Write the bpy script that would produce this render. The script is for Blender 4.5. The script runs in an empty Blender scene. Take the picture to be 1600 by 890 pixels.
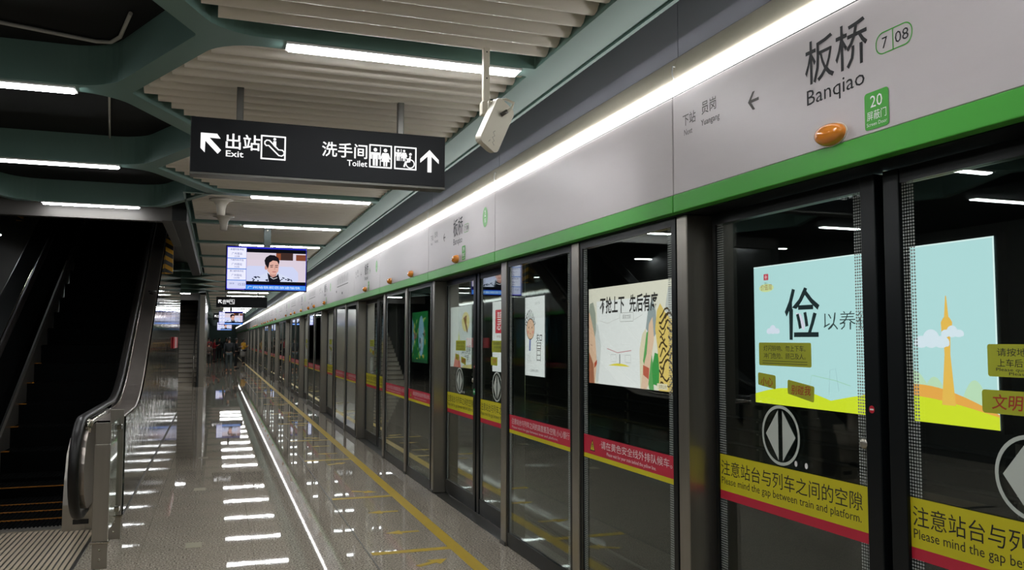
import bpy, bmesh, math, random
from math import sin, cos, pi, radians, sqrt, tan
from mathutils import Vector, Matrix
random.seed(7)
C = bpy.context
SC = C.scene
COL = SC.collection
D = bpy.data

# ------------------------------------------------------------------ camera, world, exposure
YAW, PITCH, ROLL, FPX = radians(19.447), radians(3.721), radians(0.107), 1304.9
cam = D.cameras.new('camera'); cam.sensor_width = 36.0; cam.lens = 36.0*FPX/1600.0
cam.clip_start = .05; cam.clip_end = 400
camo = D.objects.new('camera', cam); COL.objects.link(camo)
fw = Vector((sin(YAW)*cos(PITCH), cos(YAW)*cos(PITCH), sin(PITCH)))
rt = Vector((cos(YAW), -sin(YAW), 0)); up = rt.cross(fw)
r2 = cos(ROLL)*rt + sin(ROLL)*up; u2 = -sin(ROLL)*rt + cos(ROLL)*up
M4 = Matrix((r2, u2, -fw)).transposed().to_4x4(); M4.translation = (0, 0, 1.6)
camo.matrix_world = M4
SC.camera = camo
w = D.worlds.new('world'); SC.world = w; w.use_nodes = True
w.node_tree.nodes['Background'].inputs[0].default_value = (.5, .55, .6, 1)
w.node_tree.nodes['Background'].inputs[1].default_value = .02
SC.view_settings.view_transform = 'Standard'
SC.view_settings.look = 'None'
SC.view_settings.exposure = 0.0
SC.view_settings.gamma = 1.0
SC.view_settings.use_curve_mapping = False
try:
    SC.cycles.use_denoising = True
    SC.cycles.max_bounces = 10
    SC.cycles.transparent_max_bounces = 24
    SC.cycles.sample_clamp_indirect = 6
    SC.cycles.caustics_reflective = False
    SC.cycles.caustics_refractive = False
except Exception:
    pass
STRIP = 48.0       # ceiling light strips
COVE = 6.5        # long light over the screen doors

# ------------------------------------------------------------------ materials
def lin(c):
    if isinstance(c, str):
        c = c.lstrip('#'); c = [int(c[i:i+2], 16)/255 for i in (0, 2, 4)]
    return tuple((x/12.92 if x <= .04045 else ((x+.055)/1.055)**2.4) for x in c) + (1,)
MATS = {}
def pbr(name, col, rough=.5, metal=0.0, spec=.5, noise=0, nscale=30, bump=0, bscale=20, coat=0, stretch=None, aniso=0):
    if name in MATS: return MATS[name]
    m = D.materials.new(name); m.use_nodes = True; nt = m.node_tree; b = nt.nodes['Principled BSDF']
    b.inputs['Base Color'].default_value = lin(col); b.inputs['Roughness'].default_value = rough
    b.inputs['Metallic'].default_value = metal; b.inputs['Specular IOR Level'].default_value = spec
    b.inputs['Coat Weight'].default_value = coat
    tc = nt.nodes.new('ShaderNodeTexCoord'); vec = tc.outputs['Object']
    if stretch:
        mp = nt.nodes.new('ShaderNodeMapping'); mp.inputs['Scale'].default_value = stretch
        nt.links.new(vec, mp.inputs[0]); vec = mp.outputs[0]
    if noise:
        n = nt.nodes.new('ShaderNodeTexNoise'); n.inputs['Scale'].default_value = nscale; n.inputs['Detail'].default_value = 4
        nt.links.new(vec, n.inputs['Vector'])
        mr = nt.nodes.new('ShaderNodeMapRange'); mr.inputs['To Min'].default_value = 1-noise; mr.inputs['To Max'].default_value = 1+noise
        nt.links.new(n.outputs['Fac'], mr.inputs['Value'])
        mx = nt.nodes.new('ShaderNodeVectorMath'); mx.operation = 'SCALE'; mx.inputs[0].default_value = lin(col)[:3]
        nt.links.new(mr.outputs[0], mx.inputs['Scale']); nt.links.new(mx.outputs[0], b.inputs['Base Color'])
    if bump:
        n2 = nt.nodes.new('ShaderNodeTexNoise'); n2.inputs['Scale'].default_value = bscale; n2.inputs['Detail'].default_value = 2
        nt.links.new(vec, n2.inputs['Vector'])
        bp = nt.nodes.new('ShaderNodeBump'); bp.inputs['Strength'].default_value = bump; bp.inputs['Distance'].default_value = .01
        nt.links.new(n2.outputs['Fac'], bp.inputs['Height']); nt.links.new(bp.outputs[0], b.inputs['Normal'])
    MATS[name] = m; return m
def emit(name, col, s=1.0):
    if name in MATS: return MATS[name]
    m = D.materials.new(name); m.use_nodes = True; nt = m.node_tree; nt.nodes.clear()
    o = nt.nodes.new('ShaderNodeOutputMaterial'); e = nt.nodes.new('ShaderNodeEmission')
    e.inputs[0].default_value = lin(col); e.inputs[1].default_value = s
    nt.links.new(e.outputs[0], o.inputs[0]); MATS[name] = m; return m
def PC(col, s=1.45): return emit('print_%s_%g' % (col.lstrip('#'), s), col, s)      # back-lit poster ink
def TC(col, s=1.15): return emit('screen_%s_%g' % (col.lstrip('#'), s), col, s)      # screen pixel colour
def glass(name, tint, f0, gain=1.0, rough=.0):
    """thin pane: clear with a tint, mirror-like towards grazing angles (Schlick), the same from both sides"""
    if name in MATS: return MATS[name]
    m = D.materials.new(name); m.use_nodes = True; nt = m.node_tree; nt.nodes.clear(); L = nt.links
    o = nt.nodes.new('ShaderNodeOutputMaterial'); t = nt.nodes.new('ShaderNodeBsdfTransparent'); g = nt.nodes.new('ShaderNodeBsdfGlossy')
    t.inputs[0].default_value = lin(tint); g.inputs['Roughness'].default_value = rough; g.inputs[0].default_value = (.95, 1, .98, 1)
    ge = nt.nodes.new('ShaderNodeNewGeometry'); dt = nt.nodes.new('ShaderNodeVectorMath'); dt.operation = 'DOT_PRODUCT'
    L.new(ge.outputs['Normal'], dt.inputs[0]); L.new(ge.outputs['Incoming'], dt.inputs[1])
    def mth(op, a, b=None):
        n = nt.nodes.new('ShaderNodeMath'); n.operation = op
        for i, x in enumerate((a, b)):
            if x is None: continue
            if isinstance(x, (int, float)): n.inputs[i].default_value = x
            else: L.new(x, n.inputs[i])
        return n.outputs[0]
    c = mth('POWER', mth('SUBTRACT', 1.0, mth('ABSOLUTE', dt.outputs['Value'])), 5.0)
    f = mth('MULTIPLY', mth('ADD', mth('MULTIPLY', c, 1-f0), f0), gain)
    mx = nt.nodes.new('ShaderNodeMixShader')
    L.new(f, mx.inputs[0]); L.new(t.outputs[0], mx.inputs[1]); L.new(g.outputs[0], mx.inputs[2]); L.new(mx.outputs[0], o.inputs[0])
    MATS[name] = m; return m
def frit_mat(name, col, pitch=.0105, rad=.33):
    m = D.materials.new(name); m.use_nodes = True; nt = m.node_tree; nt.nodes.clear(); L = nt.links
    o = nt.nodes.new('ShaderNodeOutputMaterial'); tc = nt.nodes.new('ShaderNodeTexCoord')
    sc = nt.nodes.new('ShaderNodeVectorMath'); sc.operation = 'SCALE'; sc.inputs['Scale'].default_value = 1/pitch
    fr = nt.nodes.new('ShaderNodeVectorMath'); fr.operation = 'FRACTION'
    su = nt.nodes.new('ShaderNodeVectorMath'); su.operation = 'SUBTRACT'; su.inputs[1].default_value = (.5, .5, .5)
    mu = nt.nodes.new('ShaderNodeVectorMath'); mu.operation = 'MULTIPLY'; mu.inputs[1].default_value = (0, 1, 1)
    le = nt.nodes.new('ShaderNodeVectorMath'); le.operation = 'LENGTH'
    lt = nt.nodes.new('ShaderNodeMath'); lt.operation = 'LESS_THAN'; lt.inputs[1].default_value = rad
    d = nt.nodes.new('ShaderNodeBsdfDiffuse'); d.inputs[0].default_value = lin(col); t = nt.nodes.new('ShaderNodeBsdfTransparent')
    mx = nt.nodes.new('ShaderNodeMixShader')
    L.new(tc.outputs['Object'], sc.inputs[0]); L.new(sc.outputs[0], fr.inputs[0]); L.new(fr.outputs[0], su.inputs[0]); L.new(su.outputs[0], mu.inputs[0])
    L.new(mu.outputs[0], le.inputs[0]); L.new(le.outputs['Value'], lt.inputs[0]); L.new(lt.outputs[0], mx.inputs[0])
    L.new(t.outputs[0], mx.inputs[1]); L.new(d.outputs[0], mx.inputs[2]); L.new(mx.outputs[0], o.inputs[0])
    MATS[name] = m; return m
def floor_mat():
    m = D.materials.new('polished_granite'); m.use_nodes = True; nt = m.node_tree; L = nt.links; b = nt.nodes['Principled BSDF']
    tc = nt.nodes.new('ShaderNodeTexCoord')
    n1 = nt.nodes.new('ShaderNodeTexNoise'); n1.inputs['Scale'].default_value = 75; n1.inputs['Detail'].default_value = 3
    r1 = nt.nodes.new('ShaderNodeValToRGB'); e = r1.color_ramp.elements
    e[0].position = .33; e[0].color = lin('#645c50'); e[1].position = .66; e[1].color = lin('#c9bfae')
    k = e.new(.5); k.color = lin('#a2988a')
    n2 = nt.nodes.new('ShaderNodeTexNoise'); n2.inputs['Scale'].default_value = 2.2
    r2_ = nt.nodes.new('ShaderNodeMapRange'); r2_.inputs['To Min'].default_value = .88; r2_.inputs['To Max'].default_value = 1.1
    br = nt.nodes.new('ShaderNodeTexBrick'); br.offset = 0; br.inputs['Scale'].default_value = 1
    br.inputs['Brick Width'].default_value = .8; br.inputs['Row Height'].default_value = .8; br.inputs['Mortar Size'].default_value = .0022
    br.inputs['Mortar Smooth'].default_value = 0
    br.inputs['Color1'].default_value = (1, 1, 1, 1); br.inputs['Color2'].default_value = (.94, .94, .94, 1); br.inputs['Mortar'].default_value = (.62, .6, .57, 1)
    mp = nt.nodes.new('ShaderNodeMapping'); mp.inputs['Location'].default_value = (.5, .25, 0)
    L.new(tc.outputs['Object'], mp.inputs[0]); L.new(mp.outputs[0], br.inputs['Vector'])
    for n in (n1, n2): L.new(tc.outputs['Object'], n.inputs['Vector'])
    L.new(n1.outputs['Fac'], r1.inputs[0]); L.new(n2.outputs['Fac'], r2_.inputs['Value'])
    s1 = nt.nodes.new('ShaderNodeVectorMath'); s1.operation = 'SCALE'; L.new(r1.outputs[0], s1.inputs[0]); L.new(r2_.outputs[0], s1.inputs['Scale'])
    s2 = nt.nodes.new('ShaderNodeVectorMath'); s2.operation = 'MULTIPLY'; L.new(s1.outputs[0], s2.inputs[0]); L.new(br.outputs['Color'], s2.inputs[1])
    L.new(s2.outputs[0], b.inputs['Base Color'])
    b.inputs['Roughness'].default_value = .02; b.inputs['IOR'].default_value = 1.36
    # gentle waviness of the polished slabs
    n3 = nt.nodes.new('ShaderNodeTexNoise'); n3.inputs['Scale'].default_value = 9.0; n3.inputs['Detail'].default_value = 1.5
    L.new(tc.outputs['Object'], n3.inputs['Vector'])
    n4 = nt.nodes.new('ShaderNodeTexNoise'); n4.inputs['Scale'].default_value = 34; n4.inputs['Detail'].default_value = 1
    L.new(tc.outputs['Object'], n4.inputs['Vector'])
    bp = nt.nodes.new('ShaderNodeBump'); bp.inputs['Strength'].default_value = .012; bp.inputs['Distance'].default_value = .008
    bp2 = nt.nodes.new('ShaderNodeBump'); bp2.inputs['Strength'].default_value = .006; bp2.inputs['Distance'].default_value = .002
    L.new(n3.outputs['Fac'], bp.inputs['Height']); L.new(n4.outputs['Fac'], bp2.inputs['Height']); L.new(bp.outputs[0], bp2.inputs['Normal'])
    L.new(bp2.outputs[0], b.inputs['Normal'])
    MATS['floor'] = m; return m
FLOOR = floor_mat()
GREEN_BEAM = pbr('sage_green_metal', '#64837c', .42, .0, .35, noise=.05, nscale=3)
BATTEN = pbr('cream_tube', '#dcd6cb', .5)
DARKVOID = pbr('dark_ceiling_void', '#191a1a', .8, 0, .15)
WALLGREY = pbr('blue_grey_panel', '#b3b3c0', .5, 0, .3, noise=.04, nscale=2)
ALU = pbr('brushed_light_panel', '#bab3b4', .42, .15, .5, noise=.04, nscale=14, stretch=(1, .15, 1))
PSDGREEN = pbr('line_green', '#45a038', .42, 0, .3)
STEEL = pbr('brushed_steel', '#a9a49a', .3, .9, .5, noise=.08, nscale=40, stretch=(1, 1, .05))
STEELDK = pbr('dark_steel', '#5c5b57', .35, .85)
STEELMIR = pbr('polished_steel', '#b9b2a6', .13, 1, bump=.05, bscale=3)
CLAD = pbr('wavy_mirror_steel', '#565e59', .0, 1, bump=.14, bscale=4, stretch=(1, 3.0, .3))
BLACK = pbr('black_rubber', '#0e0f10', .35)
BLACKGL = pbr('black_gloss', '#0b0c0e', .12)
FRAME = pbr('dark_door_frame', '#0d1113', .3, 0, .3)
BEIGE = pbr('beige_trough', '#e2d8c4', .35, .2)
ORANGE = pbr('orange_lens', '#e0862a', .12, 0, .6, coat=.6)
YELLOWP = pbr('yellow_floor_paint', '#b99a1c', .4, noise=.08, nscale=40)
YBAND = pbr('yellow_sticker', '#c4ba16', .5)
RBAND = pbr('red_sticker', '#b81f38', .5)
OLIVE = pbr('olive_sticker', '#a6ac24', .5)
GREYST = pbr('grey_sticker', '#bac1b9', .5)
INK = pbr('black_ink', '#17171a', .6)
INKGREY = pbr('grey_ink', '#56524f', .6)
INKLT = pbr('pale_ink', '#d8c9c9', .6)
REDINK = pbr('red_ink', '#a3361f', .6)
WHITEP = pbr('white_plastic', '#d9d3c2', .4)
WHITE = pbr('white_print', '#e8e8e6', .5)
GREY_SIGN = pbr('sign_black_face', '#121417', .6, 0, .2)
TUNNEL = pbr('tunnel_black_wall', '#17191a', .6, noise=.25, nscale=4)
CONCRETE = pbr('concrete', '#3c3c39', .8, noise=.15, nscale=6)
ESCDARK = pbr('escalator_dark', '#040505', .9, 0, .05)
DECK = pbr('brushed_deck_steel', '#a39a92', .34, .9, noise=.06, nscale=20)
ESCYEL = pbr('step_edge_yellow', '#8a5714', .6, 0, .2)
GLASS = glass('door_glass', '#ecf2f1', .05, 1.75)
GLASSC = glass('clear_glass', '#eef4f1', .04)
FRIT = frit_mat('frit_dots', '#9aa09c', .0115, .36)
LED = emit('led_diffuser', '#fbfdff', STRIP)
LEDC = emit('cove_diffuser', '#fdfdfb', COVE)
SIGNLIT = emit('sign_white_lit', '#ffffff', 1.15)
SEAM = pbr('dark_seam', '#3a3732', .5)

# ------------------------------------------------------------------ mesh helpers
_tc = {}
def text_geo(s, bold=0.0, shear=0):
    key = (s, bold, shear)
    if key in _tc: return _tc[key]
    cu = D.curves.new('t', 'FONT'); cu.body = s; cu.resolution_u = 2; cu.offset = bold; cu.shear = shear
    o = D.objects.new('t', cu); COL.objects.link(o)
    dg = C.evaluated_depsgraph_get()
    me = D.meshes.new_from_object(o.evaluated_get(dg))
    vs = [(v.co.x, v.co.y) for v in me.vertices]; fs = [tuple(p.vertices) for p in me.polygons]
    D.objects.remove(o); D.curves.remove(cu); D.meshes.remove(me)
    x0 = min([v[0] for v in vs] or [0]); x1 = max([v[0] for v in vs] or [1]); y0 = min([v[1] for v in vs] or [0]); y1 = max([v[1] for v in vs] or [1])
    _tc[key] = (vs, fs, x0, x1, y0, y1); return _tc[key]
class Fr:                                            # a flat frame: origin, right, up, normal
    def __init__(s, o, r, u): s.o = Vector(o); s.r = Vector(r); s.u = Vector(u); s.n = s.r.cross(s.u)
    def p(s, a, b, d=0): return s.o + s.r*a + s.u*b + s.n*d
def rounded(pts, rad, n=4):
    out = []; N = len(pts)
    for i in range(N):
        p = Vector(pts[i]); a = Vector(pts[i-1]); b = Vector(pts[(i+1) % N])
        da = (a-p).normalized(); db = (b-p).normalized(); ang = da.angle(db)
        rd = rad[i] if isinstance(rad, (list, tuple)) else rad
        t = min(rd/tan(ang/2), (a-p).length*.45, (b-p).length*.45)
        r = t*tan(ang/2); s = p+da*t; e = p+db*t; c = p+(da+db).normalized()*(r/sin(ang/2))
        a0 = math.atan2(s.y-c.y, s.x-c.x); a1 = math.atan2(e.y-c.y, e.x-c.x)
        d = (a1-a0+pi) % (2*pi)-pi
        for k in range(n+1): out.append((c.x+r*cos(a0+d*k/n), c.y+r*sin(a0+d*k/n)))
    return out
def rrect(x0, y0, x1, y1, r, n=4): return rounded([(x0, y0), (x1, y0), (x1, y1), (x0, y1)], r, n)
def ellipse(cx, cy, a, b, n=28, t0=0, t1=2*pi):
    full = abs(t1-t0-2*pi) < 1e-6
    return [(cx+a*cos(t0+(t1-t0)*i/(n if full else n-1)), cy+b*sin(t0+(t1-t0)*i/(n if full else n-1))) for i in range(n)]
class MB:
    def __init__(s): s.v = []; s.f = []; s.m = []; s.mats = []; s.sm = []
    def mi(s, mat):
        if mat not in s.mats: s.mats.append(mat)
        return s.mats.index(mat)
    def add(s, vs, fs, mat, smooth=False):
        b = len(s.v); s.v += [tuple(v) for v in vs]; i = s.mi(mat)
        for f in fs: s.f.append(tuple(b+k for k in f)); s.m.append(i); s.sm.append(smooth)
        return s
    def box(s, x0, x1, y0, y1, z0, z1, mat):
        vs = [(x, y, z) for x in (x0, x1) for y in (y0, y1) for z in (z0, z1)]
        return s.add(vs, [(0, 1, 3, 2), (4, 6, 7, 5), (0, 4, 5, 1), (2, 3, 7, 6), (0, 2, 6, 4), (1, 5, 7, 3)], mat)
    def bbox(s, x0, x1, y0, y1, z0, z1, mat, bev=.006, seg=2):
        bm = bmesh.new(); bmesh.ops.create_cube(bm, size=1)
        for v in bm.verts: v.co = Vector(((x0+x1)/2+v.co.x*(x1-x0), (y0+y1)/2+v.co.y*(y1-y0), (z0+z1)/2+v.co.z*(z1-z0)))
        bmesh.ops.bevel(bm, geom=bm.edges[:], offset=bev, segments=seg, affect='EDGES', profile=.5)
        return s.bm(bm, mat)
    def bm(s, bm, mat, smooth=False):
        bm.verts.index_update()
        s.add([v.co.copy() for v in bm.verts], [[v.index for v in f.verts] for f in bm.faces], mat, smooth); bm.free(); return s
    def poly(s, pts, fr, mat, d=.0): return s.add([fr.p(a, b, d) for a, b in pts], [tuple(range(len(pts)))], mat)
    def slab(s, pts, fr, mat, d0, d1, smooth=False):                # extruded outline
        n = len(pts); vs = [fr.p(a, b, d0) for a, b in pts]+[fr.p(a, b, d1) for a, b in pts]
        return s.add(vs, [tuple(range(n))[::-1], tuple(range(n, 2*n))]+[(i, (i+1) % n, n+(i+1) % n, n+i) for i in range(n)], mat, smooth)
    def ring(s, po, pi_, fr, mat, d=.0):
        n = len(po); vs = [fr.p(a, b, d) for a, b in po]+[fr.p(a, b, d) for a, b in pi_]
        return s.add(vs, [(i, (i+1) % n, n+(i+1) % n, n+i) for i in range(n)], mat)
    def line(s, pts, wd, fr, mat, d=.0, closed=False):              # flat stroke
        P = [Vector(p) for p in pts]; N = len(P); L = []; R = []
        for i in range(N):
            if closed: a = P[i-1]; b = P[(i+1) % N]
            else: a = P[max(i-1, 0)]; b = P[min(i+1, N-1)]
            t = (b-a).normalized() if (b-a).length > 1e-9 else Vector((1, 0)); n = Vector((-t.y, t.x))
            L.append(P[i]+n*wd/2); R.append(P[i]-n*wd/2)
        vs = [fr.p(q.x, q.y, d) for q in L]+[fr.p(q.x, q.y, d) for q in R]
        return s.add(vs, [(i, N+i, N+(i+1) % N, (i+1) % N) for i in range(N if closed else N-1)], mat)
    def text(s, st, x, y, size, fr, mat, d=.0, bold=0, align='l', wscale=1, width=None, shear=0):
        vs, fs, x0, x1, y0, y1 = text_geo(st, bold, shear)
        k = size
        if width: wscale = width/((x1-x0)*k)
        ox = {'l': -x0, 'c': -(x0+x1)/2, 'r': -x1}[align]
        return s.add([fr.p(x+(a+ox)*k*wscale, y+b*k, d) for a, b in vs], fs, mat)
    def tube(s, path, r, mat, n=8, cap=True, flat=1.0):
        P = [Vector(p) for p in path]; N = len(P); vs = []; fs = []; ref = None
        for i in range(N):
            t = (P[min(i+1, N-1)]-P[max(i-1, 0)]).normalized()
            if ref is None: ref = Vector((0, 0, 1)) if abs(t.z) < .9 else Vector((1, 0, 0))
            sx = t.cross(ref).normalized(); sy = sx.cross(t).normalized(); ref = sy
            rr = r[i] if isinstance(r, (list, tuple)) else r
            for k in range(n): a = 2*pi*k/n; vs.append(P[i]+sx*cos(a)*rr+sy*sin(a)*rr*flat)
        for i in range(N-1):
            for k in range(n): fs.append((i*n+k, i*n+(k+1) % n, (i+1)*n+(k+1) % n, (i+1)*n+k))
        s.add(vs, fs, mat, True)
        if cap: b = len(s.v)-len(vs); i = s.mi(mat); s.f += [tuple(b+k for k in range(n))[::-1], tuple(b+(N-1)*n+k for k in range(n))]; s.m += [i, i]; s.sm += [False, False]
        return s
    def lathe(s, prof, mat, c=(0, 0, 0), n=24, axis='z', smooth=True):
        vs = []; N = len(prof)
        for r, h in prof:
            for k in range(n):
                a = 2*pi*k/n; x, y = r*cos(a), r*sin(a)
                vs.append(Vector(c)+Vector({'z': (x, y, h), 'y': (x, h, y), 'x': (h, x, y)}[axis]))
        fs = [(i*n+k, i*n+(k+1) % n, (i+1)*n+(k+1) % n, (i+1)*n+k) for i in range(N-1) for k in range(n)]
        fs += [tuple(range(n))[::-1], tuple((N-1)*n+k for k in range(n))]
        return s.add(vs, fs, mat, smooth)
    def build(s, name, parent=None, **kw):
        me = D.meshes.new(name); me.from_pydata(s.v, [], s.f)
        for m in s.mats: me.materials.append(m)
        me.polygons.foreach_set('material_index', s.m); me.polygons.foreach_set('use_smooth', s.sm); me.update()
        o = D.objects.new(name, me); COL.objects.link(o)
        if parent: o.parent = parent
        for k, v in kw.items(): o[k] = v
        return o
def tag(o, label, cat, group=None):
    o['label'] = label; o['category'] = cat
    if group: o['group'] = group
    return o
def thing(name, label, cat, loc=(0, 0, 0), group=None, rz=0):
    o = D.objects.new(name, None); COL.objects.link(o); o.location = loc; o.rotation_euler.z = rz; o.empty_display_size = .1
    return tag(o, label, cat, group)
def struct(mb, name): return mb.build(name, kind='structure')
KIDS = {}
def dup(o, loc=None, label=None, parent=None):
    c = o.copy(); COL.objects.link(c)
    if parent: c.parent = parent
    if loc is not None: c.location = loc
    if label: c['label'] = label
    for ch in list(o.children): dup(ch, None, None, c)
    return c
ORD = ['nearest', 'second', 'third', 'fourth', 'fifth', 'sixth', 'seventh', 'eighth', 'ninth', 'tenth', 'eleventh', 'twelfth', 'thirteenth', 'fourteenth',
       'fifteenth', 'sixteenth', 'seventeenth', 'eighteenth', 'nineteenth', 'twentieth', 'twenty-first', 'twenty-second', 'twenty-third', 'twenty-fourth',
       'twenty-fifth', 'twenty-sixth', 'twenty-seventh', 'twenty-eighth', 'twenty-ninth', 'thirtieth'] + ['%dth' % i for i in range(31, 80)]

# ------------------------------------------------------------------ key dimensions (metres, camera stands at x=0, y=0)
XF, XL, XH = 2.165, 2.30, 2.10           # screen-door front plane, sliding leaf plane, header front
C0, PITCHY = 2.42, 5.04                  # first doorway centre and spacing
NMOD = 20
YEND = C0+PITCHY*NMOD                    # platform end
DB, BY0 = 2.385, 4.33                    # ceiling bay, first right-hand beam
CZ = 3.10

# ------------------------------------------------------------------ setting
mb = MB(); mb.box(-4.9, XF+.004, -7, YEND, -.3, 0, FLOOR); struct(mb, 'floor')
mb = MB(); mb.box(XF+.004, 2.45, -7, YEND, -.3, -.004, STEELDK); struct(mb, 'trim_1')              # door sill
mb = MB(); mb.box(2.45, 2.55, -7, YEND, -1.3, -.02, CONCRETE); struct(mb, 'wall_platform_edge')
mb = MB(); mb.box(2.45, 6.1, -7, YEND, -1.45, -1.3, CONCRETE); struct(mb, 'floor_track')
mb = MB(); mb.box(5.85, 6.1, -7, YEND, -1.3, 3.7, TUNNEL); struct(mb, 'wall_track')
mb = MB(); mb.box(2.40, 5.85, -7, YEND, 3.5, 3.7, TUNNEL); struct(mb, 'ceiling_track')
mb = MB(); mb.box(-5.05, -4.9, -7, YEND, -.3, 3.7, CONCRETE); struct(mb, 'wall_left')
mb = MB(); mb.box(-5.05, 6.1, -7.2, -7, -1.45, 3.7, CONCRETE); struct(mb, 'wall_back')
mb = MB(); mb.box(-5.05, 6.1, YEND, YEND+.2, -1.45, 3.7, pbr('green_end_wall', '#6f8a83', .5)); struct(mb, 'wall_end')
# wall band over the screen doors, in long panels with open joints
for k in range(-1, NMOD):
    for a, b in ((-1.10, 1.15), (1.15, PITCHY-1.10)):
        mb = MB(); y = C0+PITCHY*k; mb.box(2.135, 2.40, y+a+.004, y+b-.004, 3.004, 3.5, WALLGREY); struct(mb, 'wall_right')
mb = MB(); mb.box(2.16, 2.40, -7, YEND, 2.245, 3.0, FRAME); struct(mb, 'trim_2')                     # carcass behind the header

# ------------------------------------------------------------------ ceiling: honeycomb of green beams
def cell(outer, hole, z0, z1, name, lid, rad=.09):
    mb = MB(); fr = Fr((0, 0, z0), (1, 0, 0), (0, 1, 0)); n = 7
    N = len(outer); H = rounded(hole, rad, n); q = n+1
    vs = [fr.p(a, b) for a, b in outer]+[fr.p(a, b) for a, b in H]+[Vector((a, b, z1)) for a, b in H]; fs = []; M = len(H)
    for i in range(N):
        for j in range(n): fs.append((i, N+i*q+j+1, N+i*q+j))
        fs.append((i, (i+1) % N, N+((i+1) % N)*q, N+i*q+n))
    for j in range(M): fs.append((N+j, N+(j+1) % M, N+M+(j+1) % M, N+M+j))
    mb.add(vs, fs, GREEN_BEAM)
    # thin lip along the opening, as the metal rim shows
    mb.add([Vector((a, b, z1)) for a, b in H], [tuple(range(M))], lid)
    return struct(mb, name), H
def clip_x(H, y):
    xs = []
    for i in range(len(H)):
        (xa, ya), (xb, yb) = H[i], H[(i+1) % len(H)]
        if (ya-y)*(yb-y) < 0: xs.append(xa+(xb-xa)*(y-ya)/(yb-ya))
    return (min(xs), max(xs)) if len(xs) >= 2 else None
def inset(poly, ds):
    out = []; N = len(poly)
    L = []
    for i in range(N):
        a = Vector(poly[i]); b = Vector(poly[(i+1) % N]); t = (b-a).normalized(); n = Vector((-t.y, t.x)); L.append((a+n*ds[i], t))
    for i in range(N):
        p, t = L[i-1]; q, u = L[i]; den = t.x*u.y-t.y*u.x
        s = ((q.x-p.x)*u.y-(q.y-p.y)*u.x)/den; out.append((p.x+t.x*s, p.y+t.y*s))
    return out
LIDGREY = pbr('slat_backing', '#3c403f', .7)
BW = .07
def battens(H, y0):
    mb = MB(); y = y0
    ys = [p[1] for p in H]; lo, hi = min(ys), max(ys)
    yy = lo+.075
    while yy < hi-.06:
        c = clip_x(H, yy)
        if c and c[1]-c[0] > .25:
            a, b = c[0]+.05, c[1]-.004; n = 12
            for (xa, xb) in ((a, b),):
                vs = [(x, yy+.061*cos(2*pi*k/n), CZ+.078+.061*sin(2*pi*k/n)) for x in (xa, xb) for k in range(n)]
                mb.add(vs, [(k, (k+1) % n, n+(k+1) % n, n+k) for k in range(n)], BATTEN, True)
                mb.add(vs, [tuple(range(n))[::-1], tuple(range(n, 2*n))], BATTEN)
        yy += .1545
    return struct(mb, 'ceiling_slats')
def has_left(m): return m < 10.6 or 19.5 < m < 29.5 or m > 46
right_cells = []
for k in range(-4, 41):
    ya, yb = BY0+DB*k, BY0+DB*(k+1)
    if has_left((ya+yb)/2-.01) and has_left(yb) and has_left(ya):
        outer = [(1.86, ya), (1.86, yb), (-.05, yb), (-.6, (ya+yb)/2), (-.05, ya)]
        hole = inset(outer, [.22, BW, BW, BW, BW]); RD = [.008, .008, .3, .05, .3]
    else:
        outer = [(1.86, ya), (1.86, yb), (-.36, yb), (-.36, ya)]
        hole = inset(outer, [.22, BW, .02, BW]); RD = .008
    ob, H = cell(outer, hole, CZ, 3.36, 'ceiling_beam', LIDGREY, RD)
    if yb < 62: battens(H, ya)
for k in range(-4, 41):
    m = BY0+DB*k
    if not has_left(m) or (8.9 < m < 11): continue
    outer = [(-.05, m), (-.6, m+DB/2), (-2.1, m+DB/2), (-2.65, m), (-2.1, m-DB/2), (-.6, m-DB/2)]
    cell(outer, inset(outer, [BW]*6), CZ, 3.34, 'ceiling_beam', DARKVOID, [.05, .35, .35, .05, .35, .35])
# last honeycomb cell before the escalator opening
m = BY0+DB*2
outer = [(-.05, m), (-.6, m+DB/2), (-2.1, m+DB/2), (-2.65, m), (-2.1, m-DB/2), (-.6, m-DB/2)]
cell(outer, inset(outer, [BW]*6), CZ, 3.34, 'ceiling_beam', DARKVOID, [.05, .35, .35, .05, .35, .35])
# slab over everything (dark), open over the escalator
mb = MB(); mb.box(-4.9, 2.14, -7, 10.5, 3.40, 3.7, DARKVOID); mb.box(-.4, 2.14, 10.5, 22, 3.40, 3.7, DARKVOID); mb.box(-4.9, 2.14, 22, YEND, 3.40, 3.7, DARKVOID); struct(mb, 'ceiling')
mb = MB(); mb.box(-4.9, -2.62, -7, 10.4, 3.12, 3.38, DARKVOID); struct(mb, 'ceiling_left')
# long beam lip beside the wall band
mb = MB(); mb.box(1.862, 1.885, -7, YEND-4, CZ-.012, 3.4, GREEN_BEAM); mb.box(1.885, 2.135, -7, YEND-4, 3.30, 3.4, DARKVOID); struct(mb, 'trim_3')
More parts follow.
